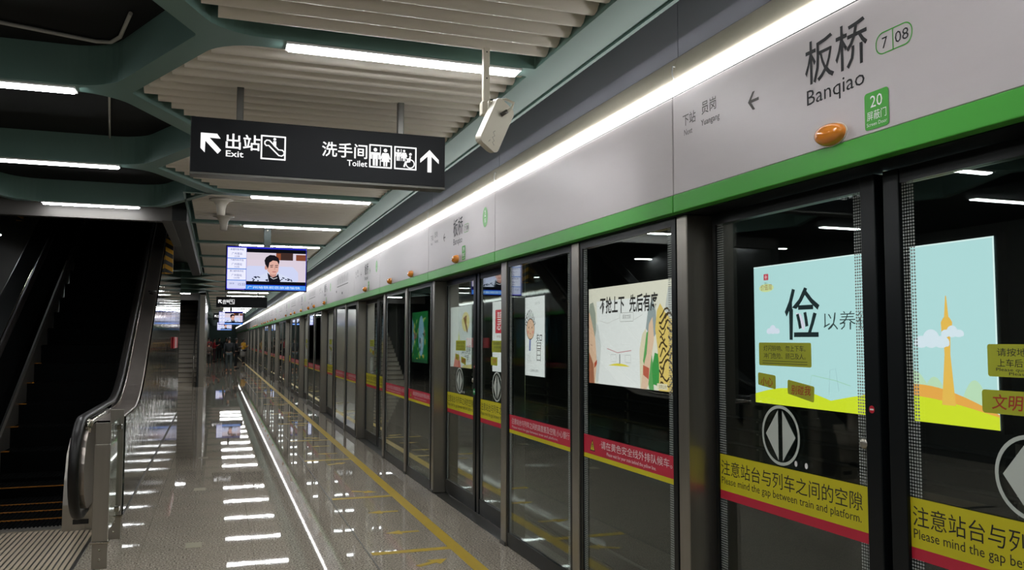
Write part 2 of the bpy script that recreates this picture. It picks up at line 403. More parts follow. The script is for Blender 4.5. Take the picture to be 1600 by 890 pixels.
# escalator opening: pale front header, dark side soffit, pale side beam
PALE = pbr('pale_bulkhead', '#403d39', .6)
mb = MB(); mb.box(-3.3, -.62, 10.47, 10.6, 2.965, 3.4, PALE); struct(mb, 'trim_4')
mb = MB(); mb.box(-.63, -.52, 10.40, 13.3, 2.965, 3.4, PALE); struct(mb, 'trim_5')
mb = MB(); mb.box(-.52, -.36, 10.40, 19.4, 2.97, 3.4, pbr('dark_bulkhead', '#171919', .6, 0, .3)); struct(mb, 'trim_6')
SHAFT = pbr('shaft_wall', '#1c1d1a', .6)
mb = MB(); mb.box(-3.45, -3.3, 10.6, 26, 0, 8, SHAFT); struct(mb, 'wall_shaft_left')
mb = MB(); mb.box(-.78, -.64, 15.2, 26, 3.3, 8, SHAFT); struct(mb, 'wall_shaft_right')
mb = MB(); mb.box(-3.45, -.64, 21.5, 21.7, 3.4, 8, SHAFT); struct(mb, 'wall_shaft_back')
mb = MB(); mb.box(-3.45, -.4, 10.5, 26, 8, 8.2, SHAFT); mb.box(-3.45, -.4, 10.47, 10.6, 3.4, 8, SHAFT); struct(mb, 'ceiling_shaft')
# shaft ceiling pipe seen in the nearest dark cell
mb = MB(); mb.tube([(-1.3, 5.09, 3.322), (-.70, 5.285, 3.322), (-.62, 5.27, 3.322), (-.56, 5.16, 3.322), (-.47, 4.76, 3.322)], .011, pbr('conduit_grey', '#a9a9a2', .5), 8)
tag(mb.build('conduit'), 'thin bent grey conduit under the dark ceiling panel at top left', 'conduit')
mb = MB(); mb.tube([(-.757, 6.45, 3.325), (-.915, 7.92, 3.325)], .009, MATS['conduit_grey'], 8); tag(mb.build('conduit'), 'thin straight grey conduit under the second dark ceiling panel', 'conduit')

# ------------------------------------------------------------------ ceiling light strips
def make_strip(x0, x1, lab, y):
    t = thing('ceiling_light', lab, 'light', ((x0+x1)/2, y, CZ), 'ceiling light strips')
    L = (x1-x0)/2
    MB().box(-L-.014, L+.014, -.06, .06, -.012, -.001, WHITE).build('housing', t)
    MB().slab([(-.044, -.0125), (-.040, -.021), (-.03, -.024), (.03, -.024), (.040, -.021), (.044, -.0125)], Fr((-L, 0, 0), (0, 1, 0), (0, 0, 1)), LED, 0, 2*L).build('diffuser', t)
    return t
proto = make_strip(.315, 1.55, 'nearest', BY0)
for k in range(-3, 23):
    y = BY0+DB*k
    if k < 0: lab = 'white ceiling light strip reflected in the door glass, %s one behind the camera' % ['first', 'second', 'third'][-k-1]
    elif k < 12: lab = 'white light strip under the %s cross beam of the slatted ceiling, counted from the camera' % ORD[k]
    else: lab = 'one of the far white light strips merging towards the platform end'
    if k == 0: proto['label'] = lab; continue
    dup(proto, ((.315+1.55)/2, y, CZ), lab)
ep = None
for k in range(-1, 5):
    y = BY0+DB*k; lab = 'white ceiling light strip on the other half of the platform, off to the left, %s' % ORD[k+1]
    if ep is None: ep = make_strip(-4.25, -3.0, lab, y); ep.location.z = 3.12
    else: dup(ep, (-3.625, y, 3.12), lab)
lp = None; i = 0
for k in list(range(-3, 4))+[10, 20, 24]:  # far entries: strips added to light the stairs, people and platform end
    y = BY0+DB*(k+.5)+.02
    if not (has_left(y)) or (10.8 < y < 20): continue
    if k < 0:
        if lp is None: lp = make_strip(-1.85, -.845, 'light strip under a left honeycomb beam behind the camera, farthest back', y)
        else: dup(lp, ((-1.85-.845)/2, y, CZ), 'light strip under a honeycomb beam left of and behind the camera, %s' % ['', 'close overhead', 'in the middle'][-k])
        continue
    lab = 'white light strip under the %s dark honeycomb beam on the left, counted from the camera' % ORD[i] if i < 6 else 'one of the added far left light strips beyond the staircase'
    if i == 2: make_strip(-1.83, -.87, 'white light strip on the pale header above the escalator', y)
    elif lp is None: lp = make_strip(-1.85, -.845, lab, y)
    else: dup(lp, ((-1.85-.845)/2, y, CZ), lab)
    i += 1

# ------------------------------------------------------------------ header over the screen doors
FH = lambda y: Fr((XH-.0015, y, 0), (0, -1, 0), (0, 0, 1))       # reads towards -y, faces the platform
def arrow_left(mb, fr, x, y, s, mat, d=0):
    mb.poly([(x-s*.55, y), (x+s*.5, y+s*.09), (x+s*.5, y-s*.09)][:0] or [(x-s*.42, y+s*.085), (x+s*.5, y+s*.085), (x+s*.5, y-s*.085), (x-s*.42, y-s*.085)], fr, mat, d)
    mb.poly([(x-s*.5, y), (x-s*.06, y+s*.52), (x+s*.16, y+s*.52), (x-s*.26, y)], fr, mat, d+.0002)
    mb.poly([(x-s*.5, y), (x-s*.26, y), (x+s*.16, y-s*.52), (x-s*.06, y-s*.52)], fr, mat, d+.0003)
lamp_proto = None
def lamp(y, lab):
    global lamp_proto
    if lamp_proto is None:
        t = thing('indicator_lamp', lab, 'lamp', (XH, y, 2.345), 'orange lamps along the header')
        b = MB(); b.slab(ellipse(0, 0, .075, .043), Fr((0, 0, 0), (0, -1, 0), (0, 0, 1)), WHITEP, 0, .004); b.build('base', t)
        pr = [(.071, 0), (.071, .012), (.067, .022), (.057, .034), (.04, .043), (.02, .048), (.003, .049)]
        n = 28; vs = [(-.004-h, r*cos(2*pi*k/n), r*.56*sin(2*pi*k/n)) for r, h in pr for k in range(n)]
        fs = [(i*n+k, i*n+(k+1) % n, (i+1)*n+(k+1) % n, (i+1)*n+k) for i in range(len(pr)-1) for k in range(n)]+[tuple((len(pr)-1)*n+k for k in range(n))]
        MB().add(vs, fs, ORANGE, True).build('lens', t); lamp_proto = t; return t
    return dup(lamp_proto, (XH, y, 2.345), lab)
def header_panel(k, a, b, kind):
    c = C0+PITCHY*k; y0, y1 = c+a+.0035, c+b-.0035
    kk = k+1
    where = 'over the %s doorway' % ORD[k] if kind == 'door' else 'between %s and %s doorways' % (ORD[k], ORD[k+1])
    lab = ('pale grey header panel %s from the camera' % where) if 0 <= k < 14 else ('one of the far pale header panels dwindling towards the platform end' if k > 0 else 'pale grey header panel nearest the right edge, cut by the frame')
    t = thing('header_panel', lab, 'panel', (XH, c, 2.22), None if 0 <= k < 14 else ('far header panels' if k > 0 else None))
    MB().bbox(0, .045, y0-c, y1-c, .086, .572, ALU, .003, 1).build('face', t)
    g = MB(); g.bbox(-.004, .05, y0-c, y1-c, 0, .085, PSDGREEN, .004, 2); g.build('green_band', t, label='green lower band')
    MB().box(.05, .27, y0-c, y1-c, -.004, .02, FRAME).build('underside', t)
    MB().box(.003, .04, y0-c, y1-c, .5725, .579, BLACK).build('gasket', t)
    if k > 9 or k < 0: return
    fr = Fr((-.0015, 0, -2.22), (0, -1, 0), (0, 0, 1)); m = MB()
    if kind == 'door':
        m.text('板桥', -.162, 2.578, .178, fr, INK, 0, .006, 'l', width=.325)
        m.text('Banqiao', -.155, 2.487, .083, fr, INK, 0, 0, 'l', width=.30)
        m.build('station_name', t, label='black station name'); m = MB()
        m.text('下站', -1.052, 2.628, .062, fr, INKGREY, 0, 0, 'l', width=.115); m.text('Next', -1.04, 2.577, .042, fr, INKGREY, 0, 0, 'l', width=.072)
        m.text('员岗', -.885, 2.645, .066, fr, INKGREY, 0, 0, 'l', width=.118); m.text('Yuangang', -.892, 2.588, .042, fr, INKGREY, 0, 0, 'l', width=.152)
        m.build('next_stop_lettering', t); m = MB()
        arrow_left(m, fr, -.49, 2.60, .075, INKGREY)
        m.build('direction_arrow', t)
        m = MB(); po = rounded([(.2, 2.562), (.36, 2.562), (.36, 2.638), (.2, 2.638)], .0375, 8); pi_ = rounded([(.204, 2.566), (.356, 2.566), (.356, 2.634), (.204, 2.634)], .0335, 8)
        m.ring(po, pi_, fr, PSDGREEN, 0); m.line([(.277, 2.565), (.277, 2.635)], .004, fr, PSDGREEN)
        m.text('7', .241, 2.581, .055, fr, INK, 0, 0, 'c'); m.text('08', .315, 2.581, .055, fr, INK, 0, 0, 'c', width=.058)
        m.build('station_code', t, label='green outlined pill with 7 and 08')
        m = MB(); m.poly(rrect(.142, 2.318, .252, 2.448, .012), fr, PSDGREEN, .0005)
        m.text('%d' % (20-k), .197, 2.394, .058, fr, WHITE, .001, 0, 'c'); m.text('屏蔽门', .197, 2.353, .034, fr, WHITE, .001, 0, 'c', width=.088); m.text('Screen Door', .197, 2.330, .018, fr, WHITE, .001, 0, 'c', width=.092)
        m.build('door_number', t, label='green door number badge with white figures')
        if k >= 1:
            m = MB(); m.poly(ellipse(.84, 2.62, .07, .085), fr, pbr('pale_green_print', '#69b060', .45), .0005)
            m.text('2' if k == 1 else '1', .84, 2.625, .075, fr, WHITE, .001, .01, 'c'); m.text('车', .84, 2.575, .045, fr, WHITE, .001, 0, 'c')
            m.build('car_badge', t, label='round green badge with a white figure')
    elif k >= 2:
        # line map: a long row of stops
        o = 2.6; 
        m.line([(-3.25, 2.56), (-1.85, 2.56)], .012, fr, INKGREY)
        for j in range(12):
            x = -3.2+j*.118
            m.poly(ellipse(x, 2.56, .012, .012, 10), fr, INK, .0004); m.poly([(x-.008, 2.60), (x+.012, 2.60), (x+.012, 2.70+.02*(j % 3)), (x-.008, 2.70+.02*(j % 3))], fr, INKGREY, .0002)
        m.poly([(-3.35, 2.46), (-3.27, 2.46), (-3.27, 2.50), (-3.35, 2.50)], fr, INK); m.poly([(-2.6, 2.40), (-2.5, 2.40), (-2.5, 2.44), (-2.6, 2.44)], fr, INK)
        m.build('line_map', t, label='printed route line with stop dots')
for k in range(-1, NMOD):
    if k >= 0: header_panel(k, -1.10, 1.15, 'door')
    header_panel(k, 1.15, PITCHY-1.10, 'fixed')
for k in range(0, 13):
    lamp(C0+PITCHY*k+.02, ('orange oval lamp on the header over the %s doorway from the camera' % ORD[k]) if k else 'largest orange oval lamp, beside the green badge numbered 20')
    if k in (1, 3, 4, 6, 7, 9):
        for q, nm in ((1.93, 'nearer'), (3.16, 'farther')):
            lamp(C0+PITCHY*k+q, '%s of two orange oval lamps between the %s and %s doorways' % (nm, ORD[k], ORD[k+1]))
# long cove light above the header
cove_proto = {}
def cove(k, a, b, kind, lab, grp):
    if kind in cove_proto: return dup(cove_proto[kind], (XH, C0+PITCHY*k, 2.80), lab)
    t = thing('strip_light', lab, 'light', (XH, C0+PITCHY*k, 2.80), grp)
    prof = [(.03, .0), (.0, .003), (-.022, .014), (-.028, .034), (-.020, .056), (.0, .068), (.03, .072)]
    vs = [(x, y, z) for y in (a+.003, b-.003) for x, z in prof]; n = len(prof)
    MB().add(vs, [(i, i+1, n+i+1, n+i) for i in range(n-1)]+[tuple(range(n))[::-1], tuple(range(n, 2*n))], LEDC, False).build('diffuser', t)
    prof = [(.034, .0735), (.004, .074), (.003, .088), (.004, .104), (.008, .128), (.015, .154), (.024, .180), (.035, .202)]; n = len(prof)
    vs = [(x, y, z) for y in (a+.0015, b-.0015) for x, z in prof]
    g = MB(); g.add(vs, [(i, i+1, n+i+1, n+i) for i in range(n-1)], BEIGE, True); g.add(vs, [tuple(range(n))[::-1], tuple(range(n, 2*n))], BEIGE); g.build('trough', t, label='beige curved metal trough')
    MB().tube([(.0, b-.03, .140), (-.014, b-.03, .142), (-.02, b-.035, .11), (-.026, b-.05, .085), (-.024, b-.06, .066)], .003, WHITE, 6).build('cable_loop', t, label='small white loop of cable')
    cove_proto[kind] = t; return t
for k in range(-1, NMOD):
    for kind, a, b in (('door', -1.10, 1.15), ('fixed', 1.15, PITCHY-1.10)):
        if 0 <= k < 12:
            lab = 'glowing white strip light above the header ' + ('over the %s doorway from the camera' % ORD[k] if kind == 'door' else 'between the %s and %s doorways' % (ORD[k], ORD[k+1]))
        elif k < 0: lab = 'glowing white strip light at the near right end, cut by the frame'
        else: lab = 'one of the far strip lights merging into one bright line'
        cove(k, a, b, kind, lab, 'strip lights above the header')

# ------------------------------------------------------------------ platform screen doors
ZT = 2.22
def pane_box(mb, x, y0, y1, z0, z1, mat, th=.010): mb.box(x, x+th, y0, y1, z0, z1, mat)
def warning_band(mb, fr, a0, a1, first):
    pass
def leaf(side, lab, loc, loaded, green=False):
    """one sliding leaf; local y runs along the platform, its root stands on the sill at the doorway centre"""
    t = thing('sliding_door', lab, 'door', loc, 'sliding glass doors')
    y0, y1 = (.02, 1.10) if side == 'far' else (-1.06, -.02)
    f = MB()
    st = .075
    if side == 'far': f.bbox(-.018, .03, y0, y0+st, .012, ZT-.006, FRAME, .004); f.box(-.012, .028, y1-.025, y1, .012, ZT-.006, FRAME)
    else: f.bbox(-.018, .03, y1-st, y1, .012, ZT-.006, FRAME, .004); f.box(-.012, .028, y0, y0+.025, .012, ZT-.006, FRAME)
    g0, g1 = (y0+st, y1-.025) if side == 'far' else (y0+.025, y1-st)
    f.box(-.012, .028, g0, g1, .012, .15, FRAME); f.box(-.012, .028, g0, g1, ZT-.06, ZT-.006, FRAME)
    f.build('frame', t)
    MB().box(0, .010, g0, g1, .15, ZT-.06, GLASS).build('glass_pane', t)
    fr = Fr((-.003, 0, 0), (0, -1, 0), (0, 0, 1))
    if not loaded:
        b = MB(); b.poly([(-g1, .885), (-g0, .885), (-g0, 1.055), (-g1, 1.055)], fr, YBAND); b.poly([(-g1, .845), (-g0, .845), (-g0, .885), (-g1, .885)], fr, RBAND); b.build('caution_band', t); return t
    b = MB()
    b.poly([(-g1, .15), (-g1+.055, .15), (-g1+.055, ZT-.06), (-g1, ZT-.06)], fr, FRIT, -.0005); b.build('frit_strip', t)
    b = MB(); b.poly([(-g0-.055, .15), (-g0, .15), (-g0, ZT-.06), (-g0-.055, ZT-.06)], fr, FRIT, -.0005); b.build('frit_strip', t)
    w = g1-g0
    b = MB(); b.poly([(-g1, .885), (-g0, .885), (-g0, 1.055), (-g1, 1.055)], fr, YBAND); b.poly([(-g1, .845), (-g0, .845), (-g0, .885), (-g1, .885)], fr, RBAND)
    b.text('注意站台与列车之间的空隙', -g1+.01, .965, .075, fr, INK, .0005, 0, 'l', width=w-.05)
    b.text('Please mind the gap between train and platform.', -g1+.012, .917, .047, fr, INK, .0005, 0, 'l', width=w-.06)
    b.build('caution_band', t, label='yellow and red caution band')
    cx = -(g0+g1)/2-.0+(-.03 if side == 'far' else 0)
    b = MB(); b.ring(ellipse(cx, 1.19, .128, .128, 40), ellipse(cx, 1.19, .115, .115, 40), fr, GREYST)
    b.poly([(cx-.100, 1.19), (cx-.014, 1.082), (cx-.014, 1.298)], fr, GREYST); b.poly([(cx+.100, 1.19), (cx+.014, 1.298), (cx+.014, 1.082)], fr, GREYST)
    b.build('opening_sign', t, label='round grey opening doors sign')
    nx = cx+.035
    b = MB(); b.poly(rrect(nx-.175, 1.487, nx+.175, 1.588, .008), fr, OLIVE)
    if side == 'far': t1, t2 = '灯闪铃响、勿上下车。', '冲门危险、顾己及人。'
    else: t1, t2 = '请按地面箭头排队,', '上车后请往车厢里走。'
    b.text(t1, nx, 1.553, .027, fr, INK, .0005, 0, 'c', width=.28); b.text(t2, nx, 1.520, .027, fr, INK, .0005, 0, 'c', width=.28)
    if side == 'near': b.text('Please queue up for boarding', nx, 1.505, .014, fr, INK, .0005, 0, 'c', width=.29); b.text('Please move inside', nx, 1.493, .013, fr, INK, .0005, 0, 'c', width=.2)
    else:
        for zz in (1.5075, 1.4975): b.line([(nx-.15, zz), (nx+.15, zz)], .0028, fr, pbr('faint_ink', '#4c5016', .6), .0005)
    b.build('notice_sticker', t, label='olive notice sticker with black characters')
    b = MB()
    if side == 'far':
        b.poly(rounded([(nx-.185, 1.40), (nx-.06, 1.385), (nx-.06, 1.445), (nx-.185, 1.455)], .008), fr, OLIVE); b.text('小心', nx-.123, 1.40, .042, fr, REDINK, .0005, .01, 'c', width=.085, shear=.1)
        b.poly(rounded([(nx+.02, 1.372), (nx+.185, 1.345), (nx+.19, 1.41), (nx+.02, 1.432)], .008), fr, OLIVE); b.text('别碰我', nx+.105, 1.375, .042, fr, REDINK, .0005, .01, 'c', width=.125, shear=.1)
    else:
        b.poly(rounded([(nx-.2, 1.372), (nx-.02, 1.372), (nx-.02, 1.445), (nx-.2, 1.445)], .01), fr, OLIVE); b.text('文明', nx-.11, 1.39, .05, fr, REDINK, .0005, .01, 'c', width=.11, shear=.1)
    b.build('banner_sticker', t, label='small olive banner with red characters')
    if side == 'far' and green:
        b = MB(); fg = Fr((-.0188, 0, 0), (0, -1, 0), (0, 0, 1)); b.poly(rrect(-.085, 1.085, -.03, 1.14, .006), fg, pbr('exit_green', '#0f8a4a', .4), .0002)
        b.poly([(-.075, 1.11), (-.06, 1.125), (-.06, 1.1)], fg, WHITE, .0006); b.poly([(-.04, 1.11), (-.055, 1.125), (-.055, 1.1)], fg, WHITE, .0006); b.build('release_label', t, label='small green release label')
    if side == 'far':
        b = MB(); fs = Fr((-.0185, 0, 0), (0, -1, 0), (0, 0, 1))
        b.poly(ellipse(-.06, 1.345, .014, .014), fs, pbr('red_disc', '#c0182e', .4), .0002); b.poly([(-.069, 1.342), (-.051, 1.342), (-.051, 1.348), (-.069, 1.348)], fs, WHITE, .0004); b.build('no_entry_sticker', t)
        b = MB(); b.lathe([(.021, 0), (.021, -.012), (.015, -.019), (.004, -.021)], STEEL, (-.004, g0+.012, 1.215), 20, 'x'); b.build('finger_pull', t)
        b = MB(); b.poly(ellipse(cx+.1, 1.083, .009, .012), fr, WHITE, .0005); b.poly(ellipse(cx+.165, 1.083, .009, .012), fr, WHITE, .0005); b.build('white_dot', t)
    return t
def fixed(which, lab, loc, lettered):
    t = thing('fixed_panel', lab, 'glass panel', loc, 'fixed glass panels')
    y0, y1 = (1.24, 2.405) if which == 'near' else (2.53, 3.81)
    f = MB()
    f.box(-.004, .04, y0, y0+.04, .004, ZT-.006, FRAME); f.box(-.004, .04, y1-.034, y1, .004, ZT-.006, FRAME)
    f.box(-.004, .04, y0+.028, y1-.028, .004, .11, FRAME); f.box(-.004, .04, y0+.028, y1-.028, ZT-.05, ZT-.006, FRAME); f.build('frame', t)
    g0, g1 = y0+.028, y1-.028
    MB().box(.006, .016, g0, g1, .11, ZT-.05, GLASS).build('glass_pane', t)
    fr = Fr((.003, 0, 0), (0, -1, 0), (0, 0, 1))
    b = MB(); b.poly([(-g1, .11), (-g1+.06, .11), (-g1+.06, ZT-.05), (-g1, ZT-.05)], fr, FRIT, -.0005); b.build('frit_strip', t)
    b = MB(); b.poly([(-g0-.06, .11), (-g0, .11), (-g0, ZT-.05), (-g0-.06, ZT-.05)], fr, FRIT, -.0005); b.build('frit_strip', t)
    b = MB(); b.poly([(-g1, .905), (-g0, .905), (-g0, 1.018), (-g1, 1.018)], fr, RBAND); b.poly([(-g1, .878), (-g0, .878), (-g0, .905), (-g1, .905)], fr, YBAND)
    if lettered:
        w = g1-g0
        if which == 'near':
            x = -g1+.13; b.poly([(x-.036, .926), (x+.036, .926), (x, .998)], fr, INK, .0004); b.poly([(x-.027, .932), (x+.027, .932), (x, .987)], fr, YBAND, .0007); b.poly([(x-.004, .945), (x+.004, .945), (x+.005, .97), (x-.005, .97)], fr, INK, .001); b.poly([(x-.004, .936), (x+.004, .936), (x+.004, .941), (x-.004, .941)], fr, INK, .001)
            b.text('·请在黄色安全线外排队候车。', -g1+.235, .958, .05, fr, INKLT, .0005, 0, 'l', width=w-.27)
            b.text('·Please wait for your train behind the yellow line.', -g1+.32, .922, .028, fr, INKLT, .0005, 0, 'l', width=w-.52)
        else:
            b.text('·注意站台与列车之间的高度差及空隙,小心慢行', -g1+.05, .955, .05, fr, INKLT, .0005, 0, 'l', width=w-.09)
            b.text('Please mind the gap between train and platform.', -g1+.07, .922, .026, fr, INKLT, .0005, 0, 'l', width=w-.3)
    b.build('warning_band', t, label='red warning band with yellow edge')
    return t
def post(kind, lab, loc):
    t = thing('door_post', lab, 'post', loc, 'steel posts between the doors')
    m = MB()
    if kind == 'wide': m.bbox(0, .18, 1.14, 1.235, 0, ZT-.005, STEEL, .004, 1)
    elif kind == 'thin': m.bbox(-.012, .15, -1.225, -1.10, 0, ZT-.005, STEEL, .004, 1)
    else: m.bbox(-.014, .05, 2.415, 2.52, 0, ZT-.005, STEEL, .004, 1)
    m.build('column', t)
    y = {'wide': (1.14, 1.235), 'thin': (-1.225, -1.10), 'mullion': (2.415, 2.52)}[kind]
    m = MB(); m.box(-.020 if kind != 'wide' else -.006, -.0145 if kind != 'wide' else -.0005, y[0], y[1], 0, .03, STEELDK); m.build('foot', t)
    return t
P = {}
for k in range(NMOD):
    c = C0+PITCHY*k; far = k > 7
    od = ORD[k]
    for side in ('near', 'far'):
        lab = ('%s sliding glass door leaf of the %s doorway from the camera' % ('nearer' if side == 'near' else 'farther', od)) if k < 14 else 'one of the far glass door leaves blurred together at the platform end'
        if k == 0: lab = ('sliding glass door leaf at the right edge showing the yellow tower poster' if side == 'near' else 'sliding glass door leaf in front of the large black character poster')
        key = (side, far, k == 0)
        if key in P: dup(P[key], (XL, c, 0), lab)
        else: P[key] = leaf(side, lab, (XL, c, 0), not far, k > 0)
    for which in ('near', 'far'):
        if k == NMOD-1: continue
        lab = ('%s fixed glass panel between the %s and %s doorways' % ('nearer' if which == 'near' else 'farther', od, ORD[k+1])) if k < 14 else 'one of the far fixed glass panels blurred together at the platform end'
        key = (which, far)
        if key in P: dup(P[key], (XF, c, 0), lab)
        else: P[key] = fixed(which, lab, (XF, c, 0), not far)
    for kind in ('thin', 'wide', 'mullion'):
        if k == NMOD-1 and kind == 'mullion': continue
        lab = {'thin': 'slim steel post on the near side of the %s doorway', 'wide': 'broad steel post on the far side of the %s doorway', 'mullion': 'slim steel mullion between the fixed panels past the %s doorway'}[kind] % od
        if k >= 14: lab = 'one of the far steel posts crowding towards the platform end'
        if kind in P: dup(P[kind], (XF, c, 0), lab)
        else: P[kind] = post(kind, lab, (XF, c, 0))

# ------------------------------------------------------------------ track side: light boxes, cables
XP = 5.75
FP = lambda y, z: Fr((0, 0, 0), (0, -1, 0), (0, 0, 1))
def lightbox(yr, lab, draw, wid=3.12):
    t = thing('light_box', lab, 'advertising light box', (XP, yr, .9), 'advertising light boxes on the tunnel wall')
    m = MB(); h = 1.52
    m.box(.006, .095, -.03, wid+.03, -.03, h+.03, BLACK); m.build('box', t)
    fr = Fr((0, wid, 0), (0, -1, 0), (0, 0, 1)); b = MB(); draw(b, fr, wid, h); b.build('poster', t)
    return t
def hill(x0, x1, h, top, n=14, skew=.5):
    return [(x0, 0)]+[(x0+(x1-x0)*i/n, h+(top-h)*sin(pi*i/n)) for i in range(n+1)]+[(x1, 0)]
def cloud(b, fr, x, y, s, mat, d):
    b.poly(ellipse(x-s*.5, y+s*.12, s*.35, s*.25, 16), fr, mat, d); b.poly(ellipse(x, y+s*.25, s*.42, s*.38, 18), fr, mat, d+.0003); b.poly(ellipse(x+s*.5, y+s*.12, s*.4, s*.24, 16), fr, mat, d+.0006)
    b.poly(rrect(x-s*.85, y-s*.06, x+s*.9, y+s*.2, s*.1), fr, mat, d+.0009)
def poster_thrift(b, fr, w, h):
    b.poly([(0, 0), (w, 0), (w, h), (0, h)], fr, PC('#b9dcdc'))
    e = .0008
    b.line([(0, h-.006), (w, h-.006)], .012, fr, PC('#e6f6f4', 1.4), e); b.line([(w-.008, 0), (w-.008, h)], .014, fr, PC('#e6f6f4', 1.4), e)
    # red seal, oval caption
    b.poly(rrect(.18, 1.36, .265, 1.43, .01), fr, PC('#c2505e'), e); b.line([(.2, 1.395), (.245, 1.395)], .008, fr, PC('#eebcc0'), 2*e); b.line([(.222, 1.37), (.222, 1.42)], .008, fr, PC('#eebcc0'), 2*e)
    b.poly(ellipse(.225, 1.275, .13, .045), fr, PC('#d3dda0'), e); b.text('价值观', .225, 1.255, .07, fr, PC('#9a6a3c'), 2*e, 0, 'c', width=.2); b.text('核心', .225, 1.315, .03, fr, PC('#59865e'), 2*e, 0, 'c')
    b.text('俭', .54, .75, .58, fr, PC('#1e2a2c'), 3*e, .008, 'l', width=.55)
    b.poly([(.72, .985), (.79, .83), (.85, .80), (.86, .86), (.80, .97)], fr, PC('#e9dff0', 1.3), 2*e)
    b.text('以养德', 1.145, .815, .195, fr, PC('#33403f'), 3*e, -.006, 'l', width=.69)
    cloud(b, fr, .33, .78, .13, PC('#dfe0ee'), 2*e)
    # right-hand half: slender lookout tower, hills
    for x, r in ((2.28, .3), (2.5, .22), (2.9, .2)): b.poly(hill(x-r, x+r, 0, .26+r*.6), fr, PC('#c3ddba'), 1.0*e+x*e*.1)
    b.poly(hill(1.5, 3.12, .12, .32, 20), fr, PC('#f0a94e'), 2*e)
    b.poly([(0, .0)]+[(w*i/28, .10+.09*sin(pi*min(i/11., 1)) if i < 11 else .10+.115*sin(pi*(i-11)/17.)*1.05) for i in range(29)]+[(w, 0)], fr, PC('#d6df2e'), 3*e)
    tx = 2.645
    b.poly([(tx-.07, .16), (tx+.07, .16), (tx+.03, .58), (tx+.035, .74), (tx-.035, .74), (tx-.03, .58)], fr, PC('#efba55'), 4*e)
    b.poly([(tx-.052, .74), (tx+.052, .74), (tx+.058, .85), (tx+.03, .89), (tx-.03, .89), (tx-.058, .85)], fr, PC('#efba55'), 4.2*e); b.poly([(tx-.024, .88), (tx+.024, .88), (tx+.005, 1.07), (tx-.005, 1.07)], fr, PC('#efba55'), 4.4*e)
    cloud(b, fr, 2.48, .66, .21, PC('#dfe6ef'), 3.5*e); cloud(b, fr, 2.70, .74, .13, PC('#dfe6ef'), 6*e)
    b.line([(.9, .18), (.95, .34), (1.3, .30), (1.5, .26)], .006, fr, PC('#a5cfae'), 2*e); b.line([(1.2, .16), (1.22, .4), (1.3, .42), (1.34, .2)], .005, fr, PC('#9dbcc0'), 2*e)
